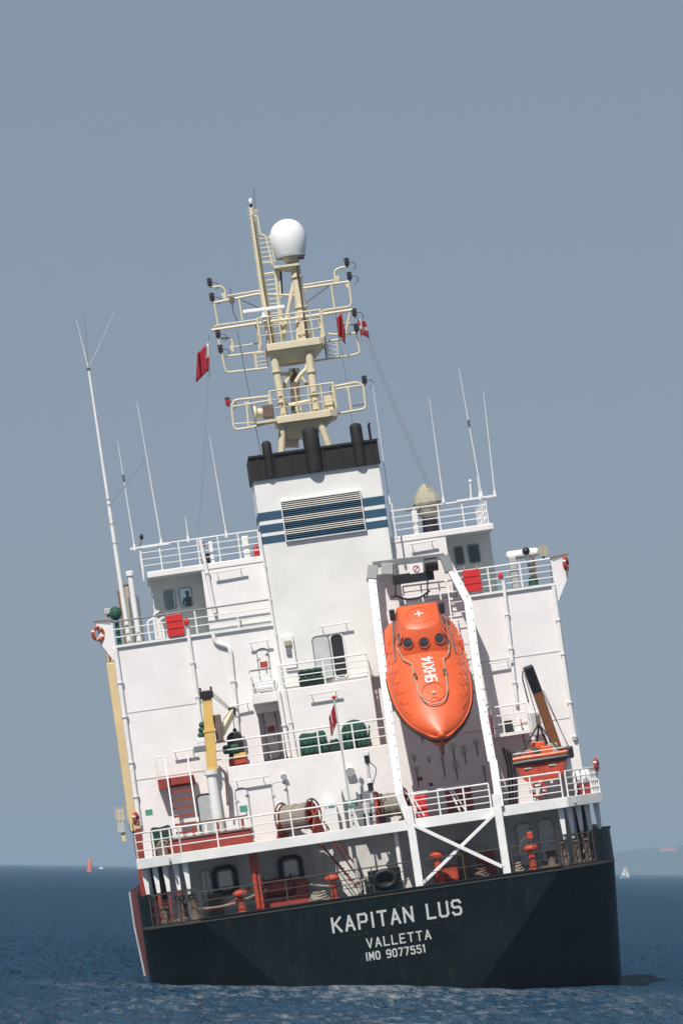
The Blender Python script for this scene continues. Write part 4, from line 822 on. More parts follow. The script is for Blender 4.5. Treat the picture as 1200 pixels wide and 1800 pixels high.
def wire(label, a, b, r=.014):
    o = thing('rigging_wire', label, 'wire', b); MB().tube([a, (a + b) / 2 - Z * .15, b], r, 5).build('strand', WIRE, o, True)
wire('outer wire of the pair running from the starboard yard to the roof', P(641, 592, 9.6), P(752, 856, 7.0)); wire('inner wire of the pair running from the starboard yard to the roof', P(646, 592, 9.6), P(755, 852, 7.0))
wire('dark halyard running from the port yard down to the funnel', P(417, 582, 9.7), P(459, 800, 9.3), .02); wire('pale halyard running below the white and red flag', P(367, 655, 9.6), P(349, 940, 6.4), .010); wire('halyard running from the starboard yard down to the funnel top', P(596, 590, 9.7), P(624, 770, 9.0), .012)
# ------------------------------------------------ canvas-covered compass and roof gear
c = P(757, 930, 7.6); c.z = RD + .12; o = thing('covered_searchlight', 'tall instrument under pointed beige canvas cover on starboard wheelhouse roof', 'covered instrument', c)
t0 = P(755, 850, 7.6).z - c.z
MB().lathe(c, Z, [(.4, 0), (.36, .4), (.35, t0 - 1.5)], 12).build('pedestal', LAMPC, o, True)
MB().lathe(c, Z, [(.30, t0 - 1.62), (.46, t0 - 1.4), (.62, t0 - 1.0), (.66, t0 - .85), (.6, t0 - .65), (.42, t0 - .3), (.2, t0 - .06), (.14, t0), (.02, t0 + .02)], 11).build('canvas_cover', CANVAS, o, False)
MB().tube(disc(c + Z * (t0 - .98), Z, .645, 16), .02, 5, closed=True).build('lashing', RUST, o)
def boxthing(name, label, cat, a, b, Y, dep, m_, group=None, bevel=.04, z0=None):
    p = P(*a, Y); q = P(*b, Y); x0, x1 = min(p.x, q.x), max(p.x, q.x); zz0, zz1 = min(p.z, q.z), max(p.z, q.z)
    if z0 is not None: zz0 = z0
    o = thing(name, label, cat, ((x0 + x1) / 2, Y + dep / 2, zz0), group)
    MB().box(x0, x1, Y, Y + dep, zz0, zz1).build('body', m_, o, bevel=bevel); return o, (x0, x1, Y, Y + dep, zz0, zz1)
o, g = boxthing('instrument_cabinet', 'white cabinet on the starboard wheelhouse roof beside the canvas cover', 'cabinet', (722, 898), (738, 935), 6.8, .5, WHITE2, z0=RD + .12); MB().box(g[0] + .03, g[1] - .03, g[2] - .02, g[2] - .002, g[4] + .1, g[5] - .08).build('cabinet_door', CASING, o); MB().box(g[0] - .2, g[1] + .1, g[2], g[3], g[5] + .002, g[5] + .2).build('top_unit', GREY, o)
o, g = boxthing('vent_locker', 'white locker on the wheelhouse roof beside the funnel', 'locker', (424, 943), (441, 978), 6.8, .5, WHITE2, z0=RD + .12); MB().box(g[0] + .04, g[1] - .04, g[2] - .02, g[2] - .002, g[4] + .1, g[5] - .08).build('locker_door', CASING, o)
o, g = boxthing('signal_cabinet', 'white instrument post with dark lamps on the port wheelhouse roof', 'cabinet', (366, 952), (378, 988), 6.8, .4, WHITE2, z0=RD + .12); MB().ball(Vector((g[0] - .3, 6.9, g[5] - .1)), .16).build('lamp', LAMPR, o, True); MB().box(g[0] - .4, g[0] - .02, 6.85, 7.1, g[4], g[4] + .5).build('battery_box', BLACK, o); MB().tube([(g[0] - .3, 6.9, g[4]), (g[0] - .3, 6.9, g[5] - .2)], .04, 6).build('lamp_post', WHITE2, o)
c = P(453, 985, 6.7); c.z = RD + .12; o = thing('fire_extinguisher', 'red fire extinguisher on wheelhouse roof against the funnel', 'extinguisher', c); MB().lathe(c, Z, [(.12, 0), (.13, .04), (.13, .42), (.06, .52), (.05, .58)], 12).build('bottle', BRED, o, True); MB().tube([c + Z * .57, c + Vector((.1, 0, .62))], .025, 6).build('valve', BLACK, o)
# ------------------------------------------------ bridge wings
def rail_cover(label, a, b):
    o, g = boxthing('rail_cover', label, 'canvas cover', a, b, 5.60, .12, BRED, 'red covers on the bridge rail', .03); h = (g[5] - g[4])
    for k in (.36, .68): MB().box(g[0] - .02, g[1] + .02, 5.575, 5.597, g[4] + h * k, g[4] + h * k + .05).build('strap', BRED, o)
    for x in (g[0] + .1, g[1] - .1): MB().tube([(x, 5.66, g[5]), (x, 5.72, g[5] + .15)], .03, 6).build('hook', GREY, o)
rail_cover('red canvas cover on the port bridge rail below the see-through window', (291, 1082), (325, 1116)); rail_cover('red canvas cover on the starboard bridge rail below the dark windows', (812, 1003), (847, 1038))
for (lab, px, py) in (('small red lamp on pipe top beside the port red cover', 328, 1093), ('small red lamp on pipe top beside the starboard red cover', 879, 1012)):
    c = P(px, py, 5.7); o = thing('pipe_lamp', lab, 'lamp', c - Z * .15, 'red lamps on drain pipes'); MB().lathe(c - Z * .15, Z, [(.08, 0), (.11, .05), (.11, .22), (.05, .3)], 10).build('lens', BRED, o, True)
def lifebuoy(label, c, axis, r=.34):
    c = Vector(c); o = thing('lifebuoy', label, 'lifebuoy', c - Z * r, 'lifebuoys on the rails'); ring = disc(c, axis, r, 24); MB().tube(ring, .085, 8, closed=True).build('ring', VENT, o, True)
    for k in range(4): MB().tube(ring[k * 6 + 1:k * 6 + 3], .09, 8).build('band', WHITE2, o, True)
lifebuoy('orange lifebuoy on the port bridge wing end', (-10.72, 5.68, P(181, 1113, 5.7).z), (.6, -1, 0), .27); lifebuoy('orange lifebuoy on the starboard bridge wing end', (10.66, 5.6, P(968, 995, 5.7).z), (1, -.35, 0), .27); lifebuoy('orange lifebuoy on the port quarter rail by the buff crane', (-10.2, 5.4, P(236, 1440, 5.4).z), (1, -.35, 0), .24)
lifebuoy('orange lifebuoy on the starboard quarter rail above white canister', (10.36, 2.28, UD + 1.25), (1, -.3, 0), .24); lifebuoy('orange lifebuoy hanging below the rescue boat', P(945, 1387, .9), (.2, -1, 0), .32)
c = P(243, 1110, 6.4); c.z = WD + .02; zt = P(236, 1003, 6.4).z; o = thing('wing_vent', 'tall white capped vent pipe on the port bridge wing', 'vent', c); MB().tube([c, (c.x, c.y, zt - .2)], .13, 12).build('pipe', WHITE2, o, True); MB().lathe((c.x, c.y, zt - .25), Z, [(.13, 0), (.19, .04), (.19, .22), (.14, .26)], 14).build('cap', WHITE2, o, True)
p, q = P(224, 1048, 6.9), P(255, 1125, 6.9); o = thing('wing_locker', 'white rounded cabinet on port bridge wing with red sign', 'locker', ((p.x + q.x) / 2, 7.1, WD + .02)); MB().prism(rr(p.x, q.x, WD + .022, p.z, .18, 6.9), (0, .5, 0)).build('body', WHITE2, o, bevel=.03); c = P(238, 1068, 6.9); MB().box(c.x - .1, c.x + .1, 6.885, 6.899, c.z - .08, c.z + .08).build('sign', SIGNR, o)
o, g = boxthing('chart_box', 'brown wooden box behind the pole on the port bridge wing', 'box', (206, 1037), (218, 1072), 7.5, .7, BROWN, z0=WD + .02)
o, g = boxthing('flag_locker', 'beige box with brown lid beside the port wing pole', 'box', (218, 1030), (232, 1050), 7.6, .6, CANVAS, z0=WD + .02); MB().box(g[0] - .03, g[1] + .03, g[2] - .03, g[3] + .03, g[5] + .002, g[5] + .06).build('lid', BROWN, o)
c = P(203, 1078, 5.9); o = thing('covered_repeater', 'compass repeater under green canvas on the port wing', 'covered instrument', (c.x, 5.95, WD + .02)); MB().tube([(c.x, 6.0, WD + .03), (c.x, 6.0, c.z - .3)], .1, 10).build('pedestal', GREEN, o, True); MB().ball((c.x, 6.0, c.z), .3, .28, .32, 10, 7).build('canvas_cover', GREEN, o)
o, g = boxthing('wing_searchlight', 'grey searchlight at the port bridge wing tip', 'searchlight', (182, 1070), (196, 1079), 5.9, .4, LGREY); MB().tube([((g[0] + g[1]) / 2, 6.1, g[4]), ((g[0] + g[1]) / 2, 6.1, g[4] - .12)], .05, 8).build('stem', GREY, o)
for k, px in enumerate((262, 275, 283)): c = P(px, 1110, 6.9); c.z = WD + .02; o = thing('wing_pipe', 'short white pipe standing behind the port bridge rail', 'pipe', c, 'short pipes on the port wing'); MB().tube(arc([c, c + Z * (.9 + .3 * (k % 2)), c + Vector((.25, 0, 1.0 + .3 * (k % 2)))], .1), .05, 8).build('pipe', WHITE2, o, True); MB().lathe(c, Z, [(.1, 0), (.1, .04)], 8).build('flange', WHITE2, o)
p, q = P(888, 972, 6.6), P(946, 968, 6.6); o = thing('wing_raft', 'white life raft canister lying on the starboard bridge wing', 'life raft', ((p.x + q.x) / 2, 6.6, WD + .02)); zc = (p.z + q.z) / 2 - .1; MB().lathe((p.x, 6.6, zc), X, [(.08, 0), (.19, .06), (.21, .2), (.21, q.x - p.x - .2), (.19, q.x - p.x - .06), (.08, q.x - p.x)], 16).build('canister', DOME, o, True)
for t in (.2, .8): x = p.x + (q.x - p.x) * t; MB().box(x - .06, x + .06, 6.4, 6.8, WD + .022, zc - .15).build('cradle', BROWN, o)
o, g = boxthing('wing_cabinet', 'grey cabinet on the starboard bridge wing under the raft', 'cabinet', (893, 980), (912, 1020), 6.0, .4, LGREY, z0=WD + .02)
c = P(936, 1020, 6.0); o = thing('wing_binnacle', 'dark binnacle with green foot at the starboard wing', 'instrument', (c.x, 6.0, WD + .02)); MB().lathe((c.x, 6, WD + .022), Z, [(.22, 0), (.2, .35), (.12, .4)], 10).build('foot', GREEN, o, True); MB().tube([(c.x, 6, WD + .4), (c.x - .1, 6, WD + 1.5)], .1, 10).build('column', GREY, o, True); MB().ball((c.x - .12, 6, WD + 1.62), .18).build('head', LAMPC, o, True)
c = P(953, 968, 6.1); o = thing('starboard_wing_searchlight', 'searchlight with beige hood at the starboard wing tip', 'searchlight', (c.x, 6.1, WD + 1.1)); MB().tube([(c.x, 6.1, WD + 1.1), c], .06, 8).build('stem', GREY, o, True); MB().lathe(c + Vector((0, .2, 0)), (0, -1, 0), [(.12, 0), (.24, .1), (.26, .4)], 14).build('hood', CANVAS, o, True)
# person in the wheelhouse, seen through the port window
def person():
    c = P(331, 1052, 9.15); x = c.x; fz_ = WD + .02; h = 1.72; y = 9.95; fz_ = WD + .482; o = thing('person', 'dark clothed person standing inside the wheelhouse behind the port window', 'person', (x, y, fz_))
    V = [(0, 0, .95), (0, 0, 1.15), (0, 0, 1.38), (0, -.01, 1.47), (0, -.02, 1.56), (0, -.03, 1.66), (.17, 0, 1.40), (.24, -.02, 1.14), (.2, -.2, 1.02), (-.17, 0, 1.40), (-.25, -.03, 1.16), (-.16, -.24, 1.12), (.1, 0, .9), (.11, -.02, .5), (.11, 0, .07), (.12, -.14, .03), (-.1, 0, .9), (-.11, -.02, .5), (-.11, 0, .07), (-.12, -.14, .03), (.18, -.3, 1.0), (-.12, -.34, 1.13)]
    E_ = [(0, 1), (1, 2), (2, 3), (3, 4), (4, 5), (2, 6), (6, 7), (7, 8), (2, 9), (9, 10), (10, 11), (0, 12), (12, 13), (13, 14), (14, 15), (0, 16), (16, 17), (17, 18), (18, 19), (8, 20), (11, 21)]
    rr_ = [.15, .145, .15, .06, .09, .085, .075, .055, .042, .075, .055, .042, .1, .07, .05, .04, .1, .07, .05, .04, .03, .03]
    me = bpy.data.meshes.new('body'); me.from_pydata([(a * 1.05, b, d) for (a, b, d) in V], E_, []); b = bpy.data.objects.new('body', me); col.objects.link(b); b.parent = o; b.modifiers.new('skin', 'SKIN')
    for i, r_ in enumerate(rr_): me.skin_vertices[0].data[i].radius = (r_, r_ * .8); me.skin_vertices[0].data[i].use_root = (i == 0)
    sb = b.modifiers.new('sub', 'SUBSURF'); sb.levels = 1; sb.render_levels = 2; me.materials.append(CLOTH)
    MB().ball(Vector((x, y - .02, fz_ + 1.66)), .098, .105, .125).build('hair', HAIR, o, True); MB().ball(Vector((x, y - .045, fz_ + 1.61)), .08, .09, .11).build('face', SKIN, o, True)
person()
# ------------------------------------------------ free-fall lifeboat and its davit
TH = R(42); A_ = Vector((0, -math.cos(TH), -math.sin(TH))); N_ = Vector((0, -math.sin(TH), math.cos(TH))); LL = 7.3
tip = P(768, 1300, -1.0); BX = P(752, 1180, 1.6).x; tip.x = BX
def LB(u, x, h): return Vector((BX, tip.y, tip.z)) - A_ * (LL - u) + X * x + N_ * h
def halfb(u):
    if u < 2.6: return 1.78 - .10 * ((2.6 - u) / 2.6) ** 2
    return 1.78 * max(0, 1 - ((u - 2.6) / (LL - 2.6)) ** 3.0) ** .68
def canopy(u): return .22 + .93 * max(0, 1 - (u / LL) ** 2.6) ** .9
def chh(u, x): 
    b = max(halfb(u), .02); return canopy(u) * max(0, 1 - min(1, abs(x) / b) ** 2.3) ** .62
lb = thing('free_fall_lifeboat', 'orange enclosed free-fall lifeboat hung bow down in the white frame', 'lifeboat', LB(LL * .5, 0, -.9))
us = [LL * (k / 40) for k in range(40)] + [LL * .988, LL]
def loft(fn_, n):
    mb = MB()
    for u in us:
        for k in range(n + 1): mb.v.append(fn_(u, -1 + 2 * k / n))
    for j in range(len(us) - 1):
        for k in range(n): a = j * (n + 1) + k; mb.f.append((a, a + 1, a + n + 2, a + n + 1))
    return mb
def fcan(u, s_): x = math.sin(s_ * math.pi / 2) * halfb(u) * .985; return LB(u, x, .10 + chh(u, x))
cn = loft(fcan, 24); cn.f.append(tuple(range(25))); cn.build('canopy', ORANGE, lb, True)
def keel(u): return 1.15 * max(0.0, 1 - (u / LL) ** 16) + .02
def fhul(u, s_): return LB(u, s_ * halfb(u) * .97, -.12 - keel(u) * (1 - abs(s_) ** 1.5))
hu = loft(fhul, 16); hu.f.append(tuple(range(17))); hu.build('hull', ORANGED, lb, True)
for (nm, h0, h1, out, mt) in (('gunwale', -.02, .13, .06, ORANGE), ('fender', -.15, -.02, .10, BLACK)):
    mb = MB(); path = [(-halfb(u), u) for u in us] + [(halfb(u), u) for u in us[::-1]][1:]
    for (x, u) in path:
        o_ = out if x >= 0 else -out; uu = u + (.08 if u > LL * .95 else 0)
        mb.v += [LB(u, x * .93, h0), LB(uu, x + o_, h0), LB(uu, x + o_, h1), LB(u, x * .93, h1)]
    for k in range(len(path) - 1):
        for e_ in range(4): mb.f.append((4 * k + e_, 4 * k + 4 + e_, 4 * k + 4 + (e_ + 1) % 4, 4 * k + (e_ + 1) % 4))
    mb.build(nm, mt, lb, True)
# bow lip, skeg
MB().tube([LB(LL - .15, 0, .1), LB(LL + .06, 0, 0), LB(LL - .02, 0, -.4), LB(LL - .12, 0, -.95), LB(LL - .5, 0, -1.25), LB(LL - 2.2, 0, -1.25)], .08, 8).build('stem', HULLRED, lb, True)
# conning cabin
def ring_(u0, u1, w0, w1, h, n=9):
    """rounded outline in the deck plane, wide at the stern, rounded toward the bow"""
    pts = [(u0, -w0), ]
    for k in range(n + 1): a = -math.pi / 2 + math.pi * k / n; pts.append((u1 - .55 + .55 * math.cos(a) ** .8 if math.cos(a) > 1e-6 else u1 - .55, w1 * math.sin(a)))
    pts.append((u0, w0)); return [LB(u, x, h) for (u, x) in pts]
r0 = ring_(.15, 3.0, 1.2, 1.22, .70); r1 = ring_(.2, 2.66, 1.06, 1.08, 1.30); r2 = ring_(.3, 2.1, .9, .88, 1.98); r3 = ring_(.36, 2.0, .80, .78, 2.05)
mb = MB(); n_ = len(r0); mb.v = r0 + r1 + r2 + r3
for j in range(3):
    for k in range(n_): mb.f.append((j * n_ + k, j * n_ + (k + 1) % n_, (j + 1) * n_ + (k + 1) % n_, (j + 1) * n_ + k))
mb.f.append(tuple(3 * n_ + k for k in range(n_))); cab = mb.build('conning_cabin', ORANGE, lb, True, bevel=.03)
def cabin_pt(a, t):
    """point and outward normal on the cabin's curved front, a in degrees from the bow axis"""
    a = R(a); q = []
    for (u1, w, h) in ((2.66, 1.08, 1.30), (2.1, .88, 1.98)): q.append(LB(u1 - .55 + .55 * max(math.cos(a), 1e-6) ** .8, w * math.sin(a), h))
    return q[0].lerp(q[1], t), q[1] - q[0]
for a in (-86, -44, 0, 44, 86):
    p, up = cabin_pt(a, .36); pa, _ = cabin_pt(a - 4, .36); pb, _ = cabin_pt(a + 4, .36); n2 = (pb - pa).cross(up).normalized(); n2 = n2 if n2.dot(A_) > 0 or n2.dot(p - LB(1, 0, 1.5)) > 0 else -n2
    w_ = MB().lathe(p - n2 * .02, n2, [(.235, 0), (.235, .045), (.22, .05), (.01, .052)], 20).build('porthole', BGLASS, lb, True); MB().tube(disc(p + n2 * .03, n2, .242, 22), .03, 6, closed=True).build('porthole_frame', ORANGED, w_, True)
MB().tube(disc(LB(1.15, 0, 2.055), N_, .55, 28), .018, 5, closed=True).build('roof_hatch', ORANGED, lb, True)
cr = LB(1.05, 0, 2.06)
MB().beam(cr - X * .2, cr + X * .2, .07, .02, N_).beam(cr - A_ * .2 + N_ * .003, cr + A_ * .2 + N_ * .003, .07, .02, N_).build('cross_mark', LETTER, lb)
# fore hatch
u_ = 5.15
def srf(u, x, l): return LB(u, x, .10 + chh(u, x) + l)
MB().tube([srf(u_ + .52 * math.cos(t), .52 * math.sin(t), .02) for t in [2 * math.pi * k / 28 for k in range(28)]], .022, 5, closed=True).build('fore_hatch', ORANGED, lb, True)
MB().lathe(srf(u_ + .05, 0, .0), N_, [(.10, 0), (.10, .05), (.05, .07)], 12).build('hatch_knob', CANVAS, lb, True); MB().tube([srf(u_ + .5 + .2 * math.cos(t), .2 * math.sin(t), .02) for t in [2 * math.pi * k / 20 for k in range(20)]], .016, 5, closed=True).build('towing_ring', ORANGED, lb, True)
# guard rail loop on the canopy
def gr(u, x): return srf(u, x, .14)
MB().tube(arc([gr(2.0, -1.18), gr(3.0, -1.0), gr(3.3, -.7), gr(4.2, -.7), gr(5.2, -.64), gr(5.8, -.42), gr(5.98, 0), gr(5.8, .42), gr(5.2, .64), gr(4.2, .7), gr(3.3, .7), gr(3.0, 1.0), gr(2.0, 1.18)], .2), .03, 8).build('grab_rail', CANVAS, lb, True)
for (u, x) in ((4.1, -.66), (4.1, .66)): MB().box(srf(u, x, 0).x - .07, srf(u, x, 0).x + .07, srf(u, x, .1).y - .12, srf(u, x, .1).y + .1, srf(u, x, .1).z - .1, srf(u, x, .1).z + .12).build('rail_clamp', RUST, lb)
for s_ in (-1, 1):       # beaded life lines along the sides
    for k in range(7):
        u0 = 1.2 + k * .68; x0 = halfb(u0) * .93 * s_; x1 = halfb(u0 + .68) * .93 * s_
        MB().tube([srf(u0, x0 * .93, .03), srf(u0 + .34, (x0 + x1) / 2 * 1.0, .05), srf(u0 + .68, x1 * .93, .03)], .013, 5).build('life_line', ORANGED, lb, True)
        MB().tube([srf(u0, x0 * .93, .03), srf(u0, x0 * .80, .02)], .011, 5).build('life_line', ORANGED, lb, True)
    c = LB(.35, 1.12 * s_, 1.5); MB().box(c.x - .12, c.x + .12, c.y - .15, c.y + .15, c.z - .15, c.z + .35).build('lifting_hook', LAMPC, lb, bevel=.04); MB().tube(arc([c, LB(1.6, 1.3 * s_, 1.1), LB(2.6, 1.35 * s_, .8)], .3), .035, 6).build('sling', LAMPC, lb, True)
    MB().box(BX + s_ * 1.75 - .1, BX + s_ * 1.75 + .1, LB(1.6, 0, 0).y - .2, LB(1.6, 0, 0).y + .2, LB(1.6, 0, .1).z, LB(1.6, 0, .1).z + .5).build('side_float', ORANGED, lb, bevel=.05)
def boat_place(u, v, l):
    return srf(4.55 - u, -.06 - v + .30, .012 + l)

[l_.build('call_sign_character', LETTER, lb) for l_ in lettering('9HX14', 1.5, .46, .075, boat_place, 1.5)]
MB().ball(LB(LL - .12, 0, .12), .2, .26, .2).build('bow_cap', ORANGE, lb, True)
# davit
dv = thing('lifeboat_davit', 'white launching frame around the lifeboat with crossed braces down to transom', 'davit', ((LEGL + LEGR) / 2, .1, DK))
def dpt(px, py): Yd = .25 + (1400 - py) / 410 * 4.6; return P(px, py, max(.25, Yd))
for (nm, pts) in (('side_beam', [(653, 1012), (663, 1100), (686, 1280), (702, 1400)]), ('side_beam', [(787, 992), (822, 1058), (846, 1240), (864, 1338)])):
    ps = [dpt(*q) for q in pts]
    for a, b in zip(ps[:-1], ps[1:]):
        d_ = (b - a).normalized(); o = MB().beam(a - d_ * .04, b + d_ * .04, .24, .36, X).build(nm, WHITE2, dv, bevel=.025)
        for k in range(int((b - a).length / .55)): c = a.lerp(b, (k + .5) / max(1, int((b - a).length / .55))); MB().box(c.x + .07, c.x + .11, c.y - .23, c.y - .12, c.z - .04, c.z + .04).build('bolt_plate', FASCIA, o)
for (px, py, px2, py2) in ((700, 1395, 722, 1450), (866, 1338, 878, 1420)):
    a = dpt(px, py); b = P(px2, py2, .22); MB().beam(a, b, .38, .34, X).build('lower_beam', WHITE2, dv, bevel=.025)
for x in (LEGL, LEGR): MB().beam((x, .2, UD + .6), (x, .12, DK + .02), .34, .30, (0, 1, 0)).build('leg', WHITE2, dv, bevel=.02)
MB().beam((LEGL + .15, .06, UD - .25), (LEGR - .18, .06, DK + .35), .16, .28, (0, 1, 0)).build('cross_brace', WHITE2, dv, bevel=.015); MB().beam((LEGR - .15, .23, UD - .25), (LEGL + .18, .23, DK + .15), .14, .28, (0, 1, 0)).build('cross_brace', WHITE2, dv, bevel=.015)
a, b = dpt(655, 993), dpt(780, 978); a.y = b.y = 4.85; tb = MB().beam(a, b, .3, .28).build('top_beam', GREY, dv, bevel=.02)
MB().beam(a + Z * -.1, dpt(653, 1020), .34, .45, X).build('corner_post', GREY, dv); MB().beam(b, dpt(790, 1005), .3, .42, X).build('corner_post', GREY, dv)
for (p, q, w_, h_, mt) in (((692, 990), (694, 1025), .12, .12, GREY), ((745, 985), (746, 1012), .12, .12, GREY), ((690, 1020), (762, 1010), .2, .45, BLACK), ((670, 1000), (690, 1000), .3, .5, LGREY)):
    a, b = P(*p, 4.7), P(*q, 4.7); MB().beam(a, b, w_, h_).build('winch_bracket', mt, dv, bevel=.02)
c = P(757, 992, 4.5); MB().lathe(c - X * .3, X, [(.32, 0), (.32, .6)], 14).build('winch_drum', LAMPC, dv, True)
p = P(731, 1000, 4.6); sg_ = MB().box(p.x - .3, p.x + .3, 4.58, 4.60, p.z - .2, p.z + .2).build('warning_sign', DOME, dv); MB().tube(disc((p.x, 4.57, p.z), Yv, .14, 18), .02, 5, closed=True).tube([(p.x - .1, 4.57, p.z - .1), (p.x + .1, 4.57, p.z + .1)], .018, 5).build('prohibition_mark', SIGNR, sg_)
hk = MB(); 
for px in (695, 751): a = P(px, 1020, 4.4); b = P(px, 1046, 4.4); hk = MB().tube(arc([a, b, b + Vector((-.12, 0, -.12)), b + Vector((-.2, 0, .02))], .08), .035, 6).build('release_hook', LAMPC, dv, True)
a, b = P(693, 1046, 4.35), P(755, 1038, 4.35); MB().tube(arc([a, a.lerp(b, .3) - Z * .28, a.lerp(b, .7) - Z * .28, b], .25), .05, 6).build('sling_bar', BLACK, dv, True)
for x in (-.75, .75): MB().beam(LB(.3, x, -1.0), LB(6.0, x, -1.15), .16, .2).build('launch_rail', GREYW, dv)
for u in (.8, 3.0): MB().beam(LB(u, -2.0, -1.3), LB(u, 2.05, -1.3), .14, .16).build('cross_member', GREYW, dv)
ladder(dv, P(817, 1180, 3.4), P(800, 1030, 4.7), .7, 8, WHITE2, .03); railing(dv, [P(712, 1062, 5.0), P(806, 1050, 5.0)], .8, .9, 3, name='embarkation_rail')
# ------------------------------------------------ rescue boat and its crane
c = P(949, 1342, 1.2); RB = thing('rescue_boat', 'small open orange rescue boat with black fender hung at the starboard quarter', 'rescue boat', (c.x, 2.8, c.z - .75))
yaw = R(-8)
def rbp(u, x, z): xx = x * math.cos(yaw) - u * math.sin(yaw); yy = x * math.sin(yaw) + u * math.cos(yaw); return Vector((c.x + xx, 1.0 + yy, c.z + z))
uu_ = [0, .5, 1.2, 2, 2.8, 3.4, 3.9, 4.2]; wb = lambda u: 1.12 * max(.04, 1 - max(0, (u - 1.6) / 2.7) ** 2.2)
mb = MB(); n_ = 14
for u in uu_:
    for k in range(n_ + 1): s_ = -1 + 2 * k / n_; mb.v.append(rbp(u, s_ * wb(u), .1 - .88 * (1 - abs(s_) ** 6.0) * (1 - (u / 5.2) ** 2) + (u / 4.2) ** 2 * .2))
for j in range(len(uu_) - 1):
    for k in range(n_): a = j * (n_ + 1) + k; mb.f.append((a, a + 1, a + n_ + 2, a + n_ + 1))
mb.f.append(tuple(range(n_ + 1))); mb.build('hull', VENT, RB, True)
path = [rbp(u, -wb(u) * 1.02, .14 + (u / 4.2) ** 2 * .2) for u in uu_[::-1]] + [rbp(-.04, x, .14) for x in (-.6, 0, .6)] + [rbp(u, wb(u) * 1.02, .14 + (u / 4.2) ** 2 * .2) for u in uu_]
MB().tube(path, .13, 8).build('fender', BLACK, RB, True); MB().tube([q + Z * .2 for q in path], .09, 8).build('gunwale', ORANGE, RB, True)
MB().tube([q + Z * .42 for q in path], .022, 6).build('grab_rail', WHITE2, RB, True)
MB().prism([rbp(.1, -.95, .18), rbp(.1, .95, .18), rbp(3.2, .7, .25), rbp(3.2, -.7, .25)], (0, 0, .04)).build('floor', ORANGED, RB)
for (u, x, w_, h, mt, nm) in ((.5, .3, .5, .5, ORANGE, 'seat'), (1.5, -.1, .6, .75, ORANGE, 'console'), (2.2, .5, .45, .6, CANVAS, 'equipment_bag'), (.35, -.45, .35, .4, VENT, 'fuel_tank')):
    q = rbp(u, x, .24); MB().box(q.x - w_ / 2, q.x + w_ / 2, q.y - .25, q.y + .25, q.z, q.z + h).build(nm, mt, RB, bevel=.05)
MB().ball(rbp(.5, -.2, .5), .22, .2, .26, 10, 7).build('green_bag', GREEN, RB, True)
for x in (-.6, .5): q = rbp(-.02, x, -.14); MB().box(q.x - .16, q.x + .16, q.y - .03, q.y + .01, q.z - .035, q.z + .035).build('reflective_strip', LGREY, RB)
apex = P(946, 1272, 2.4)
for (u, x) in ((.1, -1.0), (.1, .95), (3.6, .35), (3.6, -.35)): MB().tube([apex, rbp(u, x, .3)], .045, 6).build('lifting_sling', BLACK, RB, True)
jb = P(988, 1335, 3.6); jb.z = UD + .01
RC = thing('rescue_boat_crane', 'brown jib crane with black tip holding the rescue boat', 'crane', jb)
q0 = P(985, 1335, 3.5); q1 = P(943, 1215, 2.9); q2 = P(927, 1172, 2.6)
MB().lathe(jb, Z, [(.5, 0), (.45, .1), (.38, .3), (.36, q0.z - jb.z + .2)], 16).build('pedestal', WHITE2, RC, True); MB().beam(q0 - (q1 - q0) * .05, q1, .42, .40, (0, 1, 0)).build('jib', JIB, RC, bevel=.02); MB().beam(q1, q2, .44, .46, (0, 1, 0)).build('jib_head', BLACK, RC, bevel=.03)
MB().tube([q2 + Vector((.15, 0, -.1)), P(1003, 1322, 3.4)], .02, 5).tube([q1 + Vector((.3, 0, 0)), P(1000, 1318, 3.4)], .015, 5).build('luffing_wire', WIRE, RC); MB().tube([q2 + Vector((-.2, -.1, -.35)), apex], .022, 5).build('hoist_wire', WIRE, RC); MB().box(apex.x - .1, apex.x + .1, apex.y - .1, apex.y + .1, apex.z - .05, apex.z + .4).build('hook_block', RUST, RC, bevel=.03)
MB().tube(arc([q2 + Vector((-.25, -.05, -.15)), q2 + Vector((-.32, -.05, -.5)), q2 + Vector((-.2, -.05, -1.6))], .1), .03, 6).build('hydraulic_hose', BLACK, RC, True); c = P(995, 1322, 3.4); MB().box(c.x - .3, c.x + .3, c.y - .2, c.y + .3, c.z - .3, c.z + .25).build('winch', LAMPC, RC, bevel=.08)
c = P(940, 1345, 4.6); o, g = boxthing('davit_cabinet', 'white control cabinet behind the rescue boat', 'cabinet', (928, 1252), (953, 1292), 4.6, .5, WHITE2); MB().box(g[0] + .05, g[1] - .05, 4.58, 4.598, g[4] + .06, g[5] - .06).build('cabinet_door', GREYW, o); MB().box(g[0] + .2, g[1] - .2, 4.7, 5.0, UD, g[4] - .002).build('stand', GREYW, o)
p = P(1012, 1368, 2.6); q = P(1036, 1364, 2.6); o = thing('life_raft', 'white life raft canister on the starboard quarter deck', 'life raft', ((p.x + q.x) / 2, 2.9, UD)); MB().lathe((p.x, 2.9, p.z), X, [(.2, 0), (.34, .04), (.36, .2), (.36, q.x - p.x - .2), (.34, q.x - p.x - .04), (.2, q.x - p.x)], 18).build('canister', DOME, o, True); MB().box(p.x + .02, q.x - .02, 2.6, 3.2, UD + .002, p.z - .3).build('cradle', HULLRED, o)
for t in (.3, .7): x = p.x + (q.x - p.x) * t; MB().tube(disc((x, 2.9, p.z), X, .37, 18), .02, 5, closed=True).build('strap', GREY, o, True)
